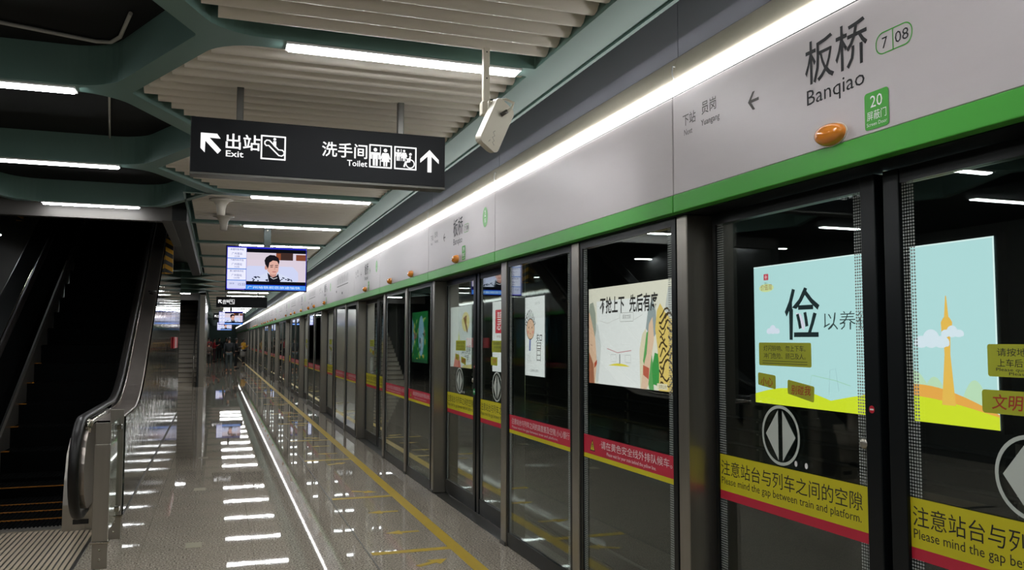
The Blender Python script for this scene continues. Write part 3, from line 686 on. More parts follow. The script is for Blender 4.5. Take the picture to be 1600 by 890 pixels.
def poster_queue(b, fr, w, h):
    e = .0008; W0 = w; w = 3.12; fr = Fr(fr.o, fr.r*(W0/3.12), fr.u); fr.n = fr.n/fr.n.length
    b.poly([(0, 0), (w, 0), (w, h), (0, h)], fr, PC('#e6dcca'))
    b.poly([(.45, 0), (w-1.0, 0), (w-.85, .5), (w-.75, h*.86), (.38, h*.86), (.42, .6)], fr, PC('#ece7e4'), e)
    b.text('不抢上下', .53, 1.13, .27, fr, PC('#33302e'), 9*e, .022, 'l', width=.95, shear=.06); b.text('先后有序', 1.65, 1.13, .27, fr, PC('#33302e'), 9*e, .022, 'l', width=.95, shear=.06)
    b.line(rrect(1.30, .97, 1.78, 1.10, .02), .008, fr, PC('#a9a6a0'), 2*e, True); b.text('乘车文明', 1.54, 1.01, .075, fr, PC('#8a8680'), 2*e, 0, 'c')
    b.line([(.5, 1.0), (.8, .95), (1.30, 1.03)], .005, fr, PC('#bdb8b0'), 2*e); b.line([(1.78, 1.03), (1.8, .99), (2.1, 1.06)], .005, fr, PC('#bdb8b0'), 2*e)
    b.line([(.8, .56), (1.2, .50), (1.7, .54)], .012, fr, PC('#c98a8c'), 2*e); b.poly(hill(.85, 1.65, .30, .34, 10)[1:-1], fr, PC('#e4cf42'), 2*e)
    for x in (.95, 1.48): b.line(rrect(x, .36, x+.2, .47, .01), .006, fr, PC('#b8b2ae'), 2*e, True)
    b.line([(1.28, .33), (1.28, .48)], .035, fr, PC('#8d8a88'), 2*e)
    # left row of travellers: bent arm, grey-green cap, brown coat
    b.poly([(.02, 1.0), (.1, 1.28), (.24, 1.3), (.34, 1.12), (.36, .86), (.3, .7), (.1, .7)], fr, PC('#9d9f90'), 3*e)
    b.poly([(.30, 1.0), (.44, .92), (.56, .6), (.5, .3), (.44, .05), (.36, .0), (.3, .5)], fr, PC('#cfcdc9'), 2*e)
    b.poly([(0, 0), (0, 1.1), (.09, 1.14), (.2, .95), (.32, .72), (.36, .52), (.38, .3), (.3, .0)], fr, PC('#e0b698'), 4*e)
    b.poly([(0, 0), (0, .55), (.14, .42), (.25, .3), (.28, 0)], fr, PC('#a5664c'), 5*e); b.poly([(.28, .32), (.40, .38), (.39, .30), (.28, .24)], fr, PC('#b5503c'), 6*e)
    b.line([(.13, .62), (.2, .60)], .01, fr, PC('#7b5348'), 6*e)
    # right row: arm, green coat, tiger-striped coat
    b.poly([(2.0, .0), (1.98, .55), (2.08, .78), (2.2, .86), (2.3, .4), (2.22, 0)], fr, PC('#e3d2b4'), 2*e)
    b.poly([(2.2, .86), (2.28, 1.14), (2.42, 1.28), (2.52, 1.1), (2.55, .8), (2.4, .7)], fr, PC('#99a0a0'), 2.6*e)
    b.poly([(2.1, .4), (2.22, .80), (2.33, .84), (2.36, .6), (2.42, .34), (2.44, 0), (2.3, 0)], fr, PC('#62a25c'), 3*e)
    b.poly([(2.02, .0), (2.1, .3), (2.22, .5), (2.3, .92), (2.42, 1.02), (2.46, .7), (2.34, .36), (2.26, .05), (2.2, 0)], fr, PC('#e5bea2'), 4*e)
    b.poly([(2.1, .34), (2.3, .30), (2.28, .14), (2.1, .2)], fr, PC('#c0624c'), 5*e)
    b.poly([(2.38, .3), (2.48, .52), (2.6, .50), (2.62, .2), (2.6, .06), (2.42, .08)], fr, PC('#45964a'), 4.5*e)
    tig = [(2.6, 0), (2.62, .3), (2.56, .62), (2.5, .85), (2.56, 1.1), (2.66, 1.2), (2.8, 1.08), (w, .9), (w, 0)]
    b.poly(tig, fr, PC('#e2c06c'), 5*e)
    rnd = random.Random(3)
    for i in range(12):
        y0 = .06+i*.09; x0 = 2.62+.03*(i % 2); L_ = .14+.2*rnd.random()
        for (xa, da) in ((x0, 1), (3.1, -1)):
            b.line([(xa+da*L_*t, y0+.05*sin(t*5+i)+da*.05*t) for t in (0, .25, .5, .75, 1)], .022+.014*rnd.random(), fr, PC('#4a3a26'), (5.4+i*.05)*e)
    b.poly([(2.8, 1.1), (2.9, 1.4), (w, 1.45), (w, .95)], fr, PC('#c3c0bb'), 4*e)
    b.poly([(2.55, .02), (2.86, .02), (2.86, .1), (2.55, .1)], fr, PC('#e6d7b6'), 8*e); b.text('文明公约', 2.72, .035, .06, fr, PC('#6b5a44'), 9*e, 0, 'c', width=.24)
def poster_wise(b, fr, w, h):
    e = .0008
    b.poly([(0, 0), (w, 0), (w, h), (0, h)], fr, PC('#f2efec'))
    b.poly(rrect(.20, .83, .74, 1.34, .02), fr, PC('#cf3a48'), e); b.text('慧', .47, .93, .44, fr, PC('#f6e9e4'), 2*e, .0, 'c', width=.32, shear=.12)
    for j in range(3): b.text('智慧', .34+j*.16, .74, .06, fr, PC('#b0655c'), e, 0, 'c')
    # the boy's face, hair and the brush characters
    x, y = 2.38, .90
    b.poly(ellipse(x, y, .22, .2, 26), fr, PC('#edbf9e'), 2*e); b.line(ellipse(x, y, .22, .2, 26), .014, fr, PC('#332b28'), 3*e, True)
    rnd = random.Random(5)
    for i in range(9):
        a = radians(20+140*i/8); q = (x+.2*cos(a), y+.19*sin(a)); b.line([q, (q[0]+.12*cos(a+.5), q[1]+.13*sin(a)), (q[0]+.02*cos(a), q[1]+.17*sin(a)+.02)], .022, fr, PC('#242120'), (4+i*.1)*e)
    for s in (-1, 1): b.poly(ellipse(x+s*.09, y+.03, .016, .022, 10), fr, PC('#242120'), 4*e); b.poly(ellipse(x+s*.13, y-.06, .045, .032, 12), fr, PC('#e89a8c'), 3*e)
    b.poly(ellipse(x, y-.09, .02, .014, 10), fr, PC('#a34b40'), 4*e); b.line([(x-.02, y-.2), (x-.04, y-.42)], .09, fr, PC('#7b7fb0'), 2*e)
    b.text('智', 2.68, .53, .34, fr, PC('#4b3c3a'), 2*e, -.01, 'l', width=.32, shear=.15); b.text('日', 2.72, .30, .26, fr, PC('#5c5552'), 2*e, -.01, 'l', width=.2); b.text('慎', 2.2, .25, .24, fr, PC('#a5a09c'), 2*e, -.02, 'l')
    b.text('公益广告', 2.75, 1.37, .06, fr, PC('#a9a5a2'), e, 0, 'c'); b.text('以学养智 以慎养心', 2.6, .08, .06, fr, PC('#95918e'), e, 0, 'c')
def poster_pale(b, fr, w, h):
    e = .0008
    b.poly([(0, 0), (w, 0), (w, h), (0, h)], fr, PC('#d9dcd6')); b.poly(ellipse(2.6, 1.13, .34, .24, 24), fr, PC('#e6d590'), e)
    b.poly([(2.4, 1.22), (2.7, 1.3), (2.66, 1.1), (2.8, .9), (2.74, .84), (2.56, 1.05)], fr, PC('#8a5c3a'), 2*e)
    b.poly([(1.9, .66), (2.0, .9), (2.1, .66)], fr, PC('#d8dc8a'), e); b.text('公共美德', 2.3, .36, .24, fr, PC('#4a4f4a'), 2*e, 0, 'l', width=.75); b.text('文明', 2.5, .16, .2, fr, PC('#4a4f4a'), 2*e, 0, 'l')
    b.poly([(1.5, 0), (2.2, 0), (2.05, .3), (1.7, .35)], fr, PC('#c76f60'), e); b.poly([(2.3, 0), (w, 0), (w, .1), (2.4, .06)], fr, PC('#d3c483'), e)
def poster_jungle(b, fr, w, h):
    e = .0008; rnd = random.Random(9)
    b.poly([(0, 0), (w, 0), (w, h), (0, h)], fr, PC('#2f8a4a', 1)); b.poly(ellipse(2.32, .8, .34, .6, 30), fr, PC('#9ccbe0', 1.2), e); b.poly(ellipse(1.0, .8, .4, .55, 30), fr, PC('#9ccbe0', 1.2), e)
    for i in range(130):
        x = rnd.uniform(0, w-.25); y = rnd.uniform(.05, h-.2)
        if ((x-2.32)/.3)**2+((y-.8)/.55)**2 < 1: continue
        s = rnd.uniform(.09, .2); a = rnd.uniform(.2, 2.9)
        b.poly([(x, y), (x+s*cos(a+.5)*.6, y+s*sin(a+.5)*.6), (max(0, min(w, x+1.3*s*cos(a))), min(h, y+1.3*s*sin(a))), (x+s*cos(a-.5)*.6, y+s*sin(a-.5)*.6)], fr, PC(rnd.choice(['#1d6b3a', '#7cc05a', '#b8dc72', '#4fae6a', '#efe06a', '#d46a7a', '#256e48']), 1.2), (2+i*.03)*e)
    for i in range(11):
        x = 2.12+rnd.random()*.45; b.poly(ellipse(x, .38+rnd.random()*.35, .05, .10, 12), fr, PC(rnd.choice(['#efe8df', '#c9d6d8', '#4b5660']), 1.2), (7+i*.05)*e)
    b.poly([(0, 0), (w, 0), (w, .1), (0, .1)], fr, PC('#3b6f4b', 1), 8*e)
def poster_blue(b, fr, w, h):
    e = .0008
    b.poly([(0, 0), (w, 0), (w, h), (0, h)], fr, PC('#7fbfd9', 1)); b.poly(hill(0, w, .3, .6), fr, PC('#6fae55', 1), e); b.poly(ellipse(2.7, .25, .4, .22), fr, PC('#cf5560', 1), 2*e); b.poly(ellipse(1.4, .4, .5, .22), fr, PC('#e7c94d', 1), 2.5*e); cloud(b, fr, 1.2, 1.1, .3, PC('#eef4f6', 1), 2*e)
lightbox(4.90, 'light blue lit poster with a large black character and slender yellow tower', poster_thrift)
lightbox(9.74, 'lit cream poster of queuing travellers with a tiger-striped coat', poster_queue, 2.80)
lightbox(14.46, "lit white poster with a boy's face and red square character", poster_wise)
lightbox(19.18, 'lit pale grey poster with a brown and yellow shape, past the white one', poster_pale)
lightbox(23.62, 'lit green jungle poster with a pale blue clearing', poster_jungle)
lightbox(28.75, 'lit light blue poster with a green hill, just past the jungle one', poster_blue)
lightbox(38.6, 'farther of two lit light blue posters, nearer the platform end', poster_blue)
# cables on wall brackets below the posters
for j, z in enumerate((.05, .22, .39, .56, .70)):
    m = MB(); m.tube([(5.78, -3, z), (5.78, 60, z)], .02, pbr('cable_grey', '#2f3234', .6), 6)
    tag(m.build('cable'), 'dark cable along the tunnel wall, %s of the five below the posters' % ['lowest', 'second lowest', 'middle', 'second highest', 'highest'][j], 'cable', 'tunnel cables')
br = None
for j in range(18):
    y = 3.2+j*1.62
    lab = 'steel cable bracket on the tunnel wall, %s from the camera' % ORD[j]
    if br is None:
        m = MB(); m.box(.04, .06, -.025, .025, 0, .8, STEEL)
        for z in (.05, .22, .39, .56, .70): m.box(-.0, .05, -.02, .02, z-.038, z-.022, STEEL)
        br = tag(m.build('cable_bracket'), lab, 'bracket', 'cable brackets'); br.location = (5.79, y, 0)
    else: dup(br, (5.79, y, 0), lab)
for j, x in enumerate((3.45, 4.885)):
    m = MB(); fr = Fr((x, 0, -1.3), (1, 0, 0), (0, 0, 1)); m.slab([(-.07, 0), (.07, 0), (.07, .015), (.012, .03), (.012, .11), (.035, .12), (.035, .16), (-.035, .16), (-.035, .12), (-.012, .11), (-.012, .03), (-.07, .015)], fr, STEELDK, 6, -YEND+1)
    tag(m.build('rail'), ['steel running rail nearer the platform, behind the glass doors', 'steel running rail nearer the tunnel wall, behind the glass doors'][j], 'rail')

# ------------------------------------------------------------------ floor markings
def floor_mark(name, label, cat, polys, mat=YELLOWP, z=.0012, group=None):
    m = MB(); fr = Fr((0, 0, 0), (1, 0, 0), (0, 1, 0))
    for p in polys: m.slab(p, fr, mat, 0, z)
    return tag(m.build(name), label, cat, group)
floor_mark('safety_line', 'long yellow safety line painted along the platform floor', 'floor line', [[(1.725, -6), (1.825, -6), (1.825, YEND-2), (1.725, YEND-2)]], z=.0014)
floor_mark('floor_joint', 'long dark joint in the floor beside the queue markings', 'joint', [[(1.105, -6), (1.113, -6), (1.113, YEND-2), (1.105, YEND-2)]], SEAM, .0008)
def arrow_pts(x, y, a, s):
    base = [(-.16, -.03), (.02, -.03), (.02, -.085), (.17, 0), (.02, .085), (.02, .03), (-.16, .03)]
    return [[(x+s*(px*cos(a)-py*sin(a)), y+s*(px*sin(a)+py*cos(a))) for px, py in base]]
for k in range(0, 8):
    c = C0+PITCHY*k
    for s, nm in ((-1, 'near'), (1, 'far')):
        yy = c+s*1.13
        if yy > 4.8: floor_mark('queue_line', 'short yellow line across the floor at the %s side of the %s doorway' % (nm, ORD[k]), 'floor line', [[(1.13, yy-.04), (1.724, yy-.04), (1.724, yy+.04), (1.13, yy+.04)]], group='queue lines')
    for (dy, ang, nm) in ((-.5, pi, 'nearer leaving arrow'), (.36, pi, 'farther leaving arrow'), (-1.5, .5, 'nearer boarding arrow'), (1.45, -.5, 'farther boarding arrow')):
        yy = c+dy
        if yy > 4.8 and k < 6: floor_mark('floor_arrow', 'yellow floor marking, %s of the %s doorway' % (nm, ORD[k]), 'floor arrow', arrow_pts(1.5, yy, ang, .85), group='floor arrows')
for (y, nm) in ((7.06, 'nearest'), (9.62, 'middle'), (12.11, 'farthest')):
    floor_mark('floor_sticker', 'small pale tape patch on the floor, %s of three in a row' % nm, 'sticker', [[(-.19, y-.085), (-.07, y-.085), (-.07, y+.085), (-.19, y+.085)]], pbr('pale_tape', '#857d60', .5), .001, 'tape patches')

# ------------------------------------------------------------------ hanging signs
def arrow_up_pts(x, y, s, ang=0):
    base = [(0, .5), (.42, .08), (.42, -.1), (.09, .2), (.09, -.5), (-.09, -.5), (-.09, .2), (-.42, -.1), (-.42, .08)]
    return [(x+s*(a*cos(ang)-b*sin(ang)), y+s*(a*sin(ang)+b*cos(ang))) for a, b in base]
def man(b, fr, x, y, s, mat, d, woman=False):
    b.poly(ellipse(x, y+.86*s, .1*s, .1*s, 14), fr, mat, d)
    if not woman:
        b.poly([(x-.24*s, y+.72*s), (x+.24*s, y+.72*s), (x+.24*s, y+.36*s), (x+.17*s, y+.36*s), (x+.17*s, y+.60*s), (x+.14*s, y+.60*s), (x+.13*s, y), (x+.02*s, y), (x+.02*s, y+.36*s), (x-.02*s, y+.36*s), (x-.02*s, y), (x-.13*s, y), (x-.14*s, y+.60*s), (x-.17*s, y+.60*s), (x-.17*s, y+.36*s), (x-.24*s, y+.36*s)], fr, mat, d)
    else:
        b.poly([(x-.16*s, y+.72*s), (x+.16*s, y+.72*s), (x+.28*s, y+.4*s), (x+.21*s, y+.38*s), (x+.12*s, y+.56*s), (x+.24*s, y+.24*s), (x+.11*s, y+.24*s), (x+.10*s, y), (x+.02*s, y), (x+.02*s, y+.24*s), (x-.02*s, y+.24*s), (x-.02*s, y), (x-.10*s, y), (x-.11*s, y+.24*s), (x-.24*s, y+.24*s), (x-.12*s, y+.56*s), (x-.21*s, y+.38*s), (x-.28*s, y+.4*s)], fr, mat, d)
def hanging_sign(loc, lab, full=True):
    t = thing('hanging_sign', lab, 'sign', loc, 'hanging direction signs')
    W_, H_ = 1.545, .33
    MB().bbox(0, W_, .0, .11, 0, H_, GREY_SIGN, .004, 1).build('box', t)
    MB().box(0, W_, -.006, .116, -.014, -.0005, STEELDK).build('bottom_trim', t)
    for x in (.275, 1.26):
        MB().bbox(x-.02, x+.02, .035, .075, H_, .62, STEELDK, .003, 1).build('hanger', t)
    fr = Fr((0, -.0015, 0), (1, 0, 0), (0, 0, 1)); b = MB(); S = SIGNLIT
    def fx(px): return px*W_/397.0            # photo pixels along the sign
    # arrow to the upper left
    b.poly([(.057, .235), (.148, .235), (.168, .207), (.106, .208), (.172, .138), (.153, .115), (.083, .188), (.081, .118), (.057, .143)], fr, S)
    b.build('exit_arrow', t); b = MB()
    b.text('出站', .197, .158, .100, fr, S, 0, .013, 'l', width=.197)
    b.text('Exit', .199, .104, .052, fr, S, 0, .012, 'l', width=.100)
    b.build('exit_lettering', t); b = MB()
    def frame(x0, x1, z0=.098, z1=.246, w=.009):
        b.ring(rrect(x0, z0, x1, z1, .002, 1), rrect(x0+w, z0+w, x1-w, z1-w, .002, 1), fr, S)
    frame(.397, .544, .102, .250)
    ex, ez = -.0205, -.0165
    b.line([(x+ex, z+ez) for x, z in [(.441, .213), (.441, .226), (.452, .237), (.468, .236), (.522, .182), (.545, .181), (.556, .168), (.553, .153), (.540, .145), (.524, .147), (.464, .205), (.450, .203)]], .008, fr, S, 0, True)
    b.poly(ellipse(.478, .229, .0085, .0085, 12), fr, S); b.poly([(.470, .189), (.487, .174), (.487, .217), (.470, .217)], fr, S)
    b.build('escalator_pictogram', t)
    if full:
        b = MB()
        b.text('洗手间', .760, .157, .098, fr, S, 0, .012, 'l', width=.280)
        b.text('Toilet', 1.041, .099, .053, fr, S, 0, .012, 'r', width=.126)
        b.build('toilet_lettering', t); b = MB()
        frame(1.052, 1.197); man(b, fr, 1.091, .111, .118, S, 0); man(b, fr, 1.155, .111, .118, S, 0, True); b.line([(1.123, .111), (1.123, .233)], .005, fr, S)
        b.build('toilet_pictogram', t); b = MB()
        frame(1.211, 1.356); man(b, fr, 1.237, .153, .076, S, 0); man(b, fr, 1.275, .153, .076, S, 0, True); b.line([(1.256, .153), (1.256, .229)], .004, fr, S)
        x, y = 1.319, .138
        b.ring(ellipse(x-.004, y, .030, .030, 24), ellipse(x-.004, y, .023, .023, 24), fr, S); b.poly(ellipse(x-.003, .200, .009, .009, 12), fr, S)
        b.line([(x-.004, .188), (x-.008, .152), (x-.034, .148), (x-.044, .116)], .011, fr, S); b.line([(x-.005, .172), (x-.028, .166)], .008, fr, S)
        b.build('accessible_toilet_pictogram', t); b = MB()
        b.poly(arrow_up_pts(1.4415, .165, .146), fr, S)
        b.build('ahead_arrow', t)
    return t
hanging_sign((-.172, 5.2, 2.58), 'black hanging sign reading Exit and Toilet, nearest the camera')
hanging_sign((-.03, 28.0, 2.60), 'small far black hanging sign with exit arrow below the television', False)
hanging_sign((-.172, 45.5, 2.58), 'tiny far black hanging sign with exit arrow behind the second television', False)

# ------------------------------------------------------------------ televisions
def tv(loc, lab, pole=True):
    t = thing('television', lab, 'television', loc, 'hanging televisions')
    Wd, Hd = 1.05, .60
    MB().bbox(-.525, .525, 0, .075, 0, Hd, BLACKGL, .006, 2).build('casing', t)
    MB().bbox(-.045, .045, .03, .085, Hd, 1.16, pbr('dark_green_paint', '#161c1a', .6, 0, .2), .004, 1).build('hanger', t)
    m = MB(); m.lathe([(.012, 0), (.012, .004)], STEEL, (0, .026, .82), 10, 'y'); m.build('hanger_bolt', t)
    fr = Fr((-.525, -.0012, 0), (1, 0, 0), (0, 0, 1)); b = MB(); e = .0004
    def R(x0, z0, x1, z1, c, d, s=1.15): b.poly([(x0, z0), (x1, z0), (x1, z1), (x0, z1)], fr, TC(c, s), d)
    R(.014, .014, 1.036, .586, '#1d20b4', 0)
    for (z0, z1) in ((.435, .572), (.295, .425), (.145, .283)): R(.022, z0, .258, z1, '#dfe0f4', e)
    R(.022, .03, .258, .135, '#c9cdea', e); R(.258, .02, 1.03, .078, '#3f86dc', e); R(.03, .018, .24, .03, '#8f86d8', e)
    for z0, z1 in ((.425, .435), (.283, .295), (.135, .145)): R(.022, z0, .258, z1, '#4a7fd0', 1.4*e)
    K = TC('#4b5488')
    for z, st in ((.5, ('本趟列车开往', '广州南站', '2分钟')), (.36, ('下趟列车开往', '广州南站', '7分钟')), (.214, ('第三趟列车开往', '广州南站', '13分钟'))):
        b.text(st[0], .14, z+.036, .03, fr, K, 2*e, .004, 'c', width=.17); b.text(st[1], .14, z-.022, .036, fr, K, 2*e, 0, 'c', width=.13); b.text(st[2], .14, z-.055, .027, fr, K, 2*e, 0, 'c')
    b.text('15:55', .205, .07, .045, fr, K, 2*e, 0, 'c', width=.085); b.text('2018', .08, .085, .03, fr, K, 2*e, 0, 'c')
    b.text('广州地铁祝您旅途愉快', .62, .035, .038, fr, TC('#d5e4fa'), 2*e, .006, 'c', width=.68)
    R(.262, .085, 1.03, .566, '#0c0d14', e); R(.262, .13, 1.03, .515, '#cfc3d0', 2*e)
    R(.64, .42, .86, .52, '#3c2a26', 3*e); R(.64, .42, .70, .51, '#8a4a30', 3.4*e); R(.90, .42, 1.03, .50, '#7a4330', 3.4*e); R(.26, .42, .64, .515, '#ccc1cc', 3*e)
    b.poly(rounded([(.262, .13), (.262, .335), (.86, .335), (.93, .26), (.935, .13)], .03), fr, TC('#c3c9e6'), 4*e)
    # the man on screen: shoulders, patterned jacket, dark shirt, neck, head, hair
    b.poly([(.33, .13), (.335, .165), (.42, .205), (.50, .235), (.54, .27), (.62, .22), (.66, .26), (.70, .235), (.80, .195), (.86, .155), (.87, .13)], fr, TC('#c9d0e6'), 5*e)
    rnd = random.Random(2)
    for i in range(26):
        x = rnd.choice([rnd.uniform(.34, .54), rnd.uniform(.67, .85)]); z = rnd.uniform(.135, .19); b.poly(ellipse(x, z, .012, .008, 7), fr, TC('#1d2340'), (5.5+i*.01)*e)
    b.poly([(.55, .13), (.53, .25), (.56, .22), (.61, .19), (.65, .21), (.67, .24), (.70, .13)], fr, TC('#12131c'), 6*e)
    b.poly([(.555, .27), (.56, .215), (.60, .185), (.645, .205), (.66, .27)], fr, TC('#b98a80'), 6.4*e); b.line([(.57, .19), (.61, .165), (.66, .185)], .008, fr, TC('#d8d4da'), 7*e)
    b.poly(ellipse(.512, .315, .018, .03, 12), fr, TC('#c08e82'), 6.6*e)
    b.poly(rounded([(.525, .34), (.53, .27), (.575, .225), (.635, .222), (.672, .27), (.678, .36), (.64, .44), (.55, .44)], .03, 4), fr, TC('#d3a497'), 7*e)
    b.poly([(.52, .33), (.50, .36), (.49, .41), (.51, .455), (.56, .488), (.62, .485), (.67, .45), (.685, .40), (.675, .36), (.655, .405), (.60, .415), (.555, .385), (.545, .33), (.535, .30)], fr, TC('#17151a'), 8*e)
    for x in (.585, .648): b.line([(x-.022, .345), (x+.02, .352)], .009, fr, TC('#2b2126'), 8*e); b.line([(x-.017, .325), (x+.015, .327)], .010, fr, TC('#3a2a2c'), 8*e)
    b.line([(.622, .33), (.628, .295), (.612, .288)], .005, fr, TC('#a97a70'), 8*e); b.line([(.595, .262), (.642, .262)], .009, fr, TC('#a0545a'), 8*e)
    b.build('screen', t, label='lit screen with a dark-haired man and blue caption bars')
    return t
tv((.617, 11.6, 2.235), 'largest hanging television showing a man, past the black sign')
tv((.60, 40.0, 2.235), 'second, smaller hanging television far along the platform')
tv((.55, 66.0, 2.235), 'farthest tiny hanging television above the waiting people')

# ------------------------------------------------------------------ white wireless unit on a pole
t = thing('wireless_unit', 'white box hanging on a ceiling pole beside the black sign', 'wireless unit', (1.30, 4.1, 2.60))
MB().bbox(-.017, .017, -.017, .017, .20, .60, WHITEP, .003, 1).build('pole', t)
m = MB()
for z in (.23, .36, .50): m.lathe([(.004, 0), (.004, .002)], BLACK, (0, -.019, z), 8, 'y')
m.build('pole_holes', t)
# tilted flat box with rounded corners: long axis leans towards the lower left
bx = D.objects.new('box', None)
ax = Vector((-.094, -.03, -.2)).normalized(); side = Vector((.85, .42, -.36)); side = (side-ax*side.dot(ax)).normalized(); nn = side.cross(ax).normalized()
fr = Fr(Vector((.03, -.035, .105)), side, ax)
out = rounded([(-.068, -.135), (.068, -.135), (.068, .135), (-.068, .135)], .028, 5)
m = MB(); m.slab(out, fr, WHITEP, -.026, .004); o2 = [(a*.94, b*.965) for a, b in out]; m.slab(o2, fr, WHITEP, .004, .016); m.slab([(a*1.01, b*1.005) for a, b in out], fr, WHITEP, -.034, -.028); m.build('box', t)
m = MB(); m.line([(.03, .105), (.012, .098), (.02, .085), (.0, .075), (.01, .06), (-.008, .05), (.0, .035)], .0025, fr, INKGREY, -.0345); m.line([(-.012, .11), (-.006, .095)], .0025, fr, INKGREY, -.0345); m.build('scribble', t)
m = MB(); m.slab([(a*.985, b*.99) for a, b in out], fr, BLACK, -.0282, -.0258); m.build('seam', t, label='dark seam round the box')
m = MB(); m.bbox(-.028, .012, -.028, .022, .165, .235, WHITEP, .005); m.bbox(.0, .014, -.05, .0, .13, .235, WHITEP, .004); m.build('bracket', t)
m = MB(); 
m.tube([Vector((.0, -.01, .225)), Vector((.04, -.03, .238)), Vector((.09, -.06, .245)), Vector((.128, -.075, .225)), Vector((.115, -.08, .195)), Vector((.085, -.078, .172))], .0075, WHITEP, 10); m.build('cable', t)
m = MB(); m.tube([Vector((.092, -.079, .178)), Vector((.062, -.070, .158))], .011, STEELDK, 10); m.build('connector', t)

# trumpet-shaped ceiling speakers
sp = None
for (x, y, lab) in ((.015, 9.56, 'nearer pale trumpet-shaped fitting under the ceiling beside the beam junction'), (.05, 10.75, 'farther pale trumpet-shaped fitting under the green beam')):
    if sp is None:
        m = MB(); m.lathe([(.125, 0), (.125, -.008), (.085, -.02), (.055, -.06), (.045, -.11), (.042, -.17), (.03, -.175)], pbr('pale_plastic', '#b5afa3', .5), (0, 0, 0), 24)
        sp = tag(m.build('ceiling_speaker'), lab, 'speaker', 'trumpet ceiling fittings'); sp.location = (x, y, CZ+.012)
    else: dup(sp, (x, y, CZ-.002), lab)

# ------------------------------------------------------------------ escalator
es = thing('escalator', 'dark escalator with steel balustrades rising away at the left', 'escalator', (0, 0, 0))
ZD = .90; YI = 10.02; SL = tan(radians(29.6))
def deckz(y, off=0):
    r = 1.1; d = y-YI
    if d < -r/2: z = ZD
    elif d > r/2: z = ZD+SL*d
    else: q = (d+r/2)/r; z = ZD+SL*r*q*q/2
    return z+off
def prof(y0, y1, n): return [y0+(y1-y0)*i/n for i in range(n+1)]
def balustrade(xo, xi, tagname, ytop):
    """solid balustrade with a steel deck; xo outer side, xi inner side"""
    ys = prof(7.95, ytop, 40); s = 1 if xi > xo else -1
    def strip(name, pts, mat, smooth=False, **kw):
        m = MB(); N = len(ys); K = len(pts(ys[0])); vs = [p for y in ys for p in pts(y)]
        m.add(vs, [(i*K+j, i*K+j+1, (i+1)*K+j+1, (i+1)*K+j) for i in range(N-1) for j in range(K-1)], mat, smooth); return m.build(name, es, **kw)
    strip('deck', lambda y: [(xo, y, deckz(y, -.05)), (xo, y, deckz(y, -.006)), (xo+s*.01, y, deckz(y)), (xi-s*.02, y, deckz(y)), (xi, y, deckz(y, -.03))], DECK if tagname == 'right' else pbr('dark_reflection_deck', '#121414', .45, 0, .3))  # left steel deck coloured dark for the dark surroundings it reflects
    strip('inner_panel', lambda y: [(xi, y, deckz(y, -.03)), (xi, y, max(deckz(y)-.75, .0) if y > 9 else .12), (xi+s*.04, y, max(deckz(y)-.82, 0.) if y > 9 else .02)], ESCDARK)
    # handrail: flat run, newel half circle, slope
    r = .39; yc, zc = 7.62, ZD+.055-r
    path = [(xi+s*.01, 8.02, zc-r), (xi+s*.01, yc+.06, zc-r)]
    for i in range(15): a = -pi/2-pi*i/14; path.append((xi+s*.01, yc+r*cos(a)*1.03, zc+r*sin(a)))
    for y in prof(7.95, ytop+.3, 34): path.append((xi+s*.01, y, deckz(y, .055)))
    m = MB(); m.tube(path, .039, pbr('handrail_rubber', '#14110f', .4, 0, .35), 12, True, .7); m.build('handrail', es, label='black rubber handrail')
    path2 = [(x, (y-yc)*.87+yc if y < 7.95 else y, (z-zc)*.87+zc if y < 7.95 else z-.048) for x, y, z in path]
    path2 = [(p[0]-s*.055, p[1], p[2]+.012) for p in path2[9:] if p[1] > 7.5 and p[2] > zc+.2]
    m = MB(); m.tube([p for p in path2 if p[1] < 8.75], .03, STEELMIR, 14); m.tube([p for p in path2 if p[1] > 8.5], .012, STEELMIR, 8); m.lathe([(.02, -.02), (.055, -.016), (.06, 0), (.055, .016), (.02, .02)], STEELMIR, (path2[0][0]+.0, path2[0][1], path2[0][2]-.01), 18, 'x'); m.build('handrail_guide', es, label='bright steel rail under the handrail')
    # newel disc and base
    m = MB(); disc = [(yc+.33*cos(a), zc+.33*sin(a)) for a in [pi/2+pi*i/16 for i in range(17)]]+[(7.98, zc-.33), (7.98, zc+.33)]
    m.slab(disc, Fr((xi-s*.055 if s > 0 else xi+.01, 0, 0), (0, 1, 0), (0, 0, 1)), DECK, 0, .045); m.build('newel', es)
    m = MB(); bx0, bx1 = sorted((xi-s*.06, xi+s*.17))
    q = [(7.86, 0), (8.6, 0), (8.6, .74), (8.15, .74), (7.98, .62), (7.9, .42), (7.86, .22)]
    m.slab(q, Fr((bx0, 0, 0), (0, 1, 0), (0, 0, 1)), STEEL, 0, bx1-bx0); m.build('newel_base', es)
    m = MB(); m.slab([(7.855, .06), (7.861, .06), (7.861, .10), (7.855, .10)], Fr((bx0+.08, 0, 0), (0, 1, 0), (0, 0, 1)), BLACK, 0, .12); m.build('inlet_slot', es)
XO, XI = -.775, -1.0
balustrade(XO, XI, 'right', 16.5)
balustrade(-2.62, -2.33, 'left', 16.5)
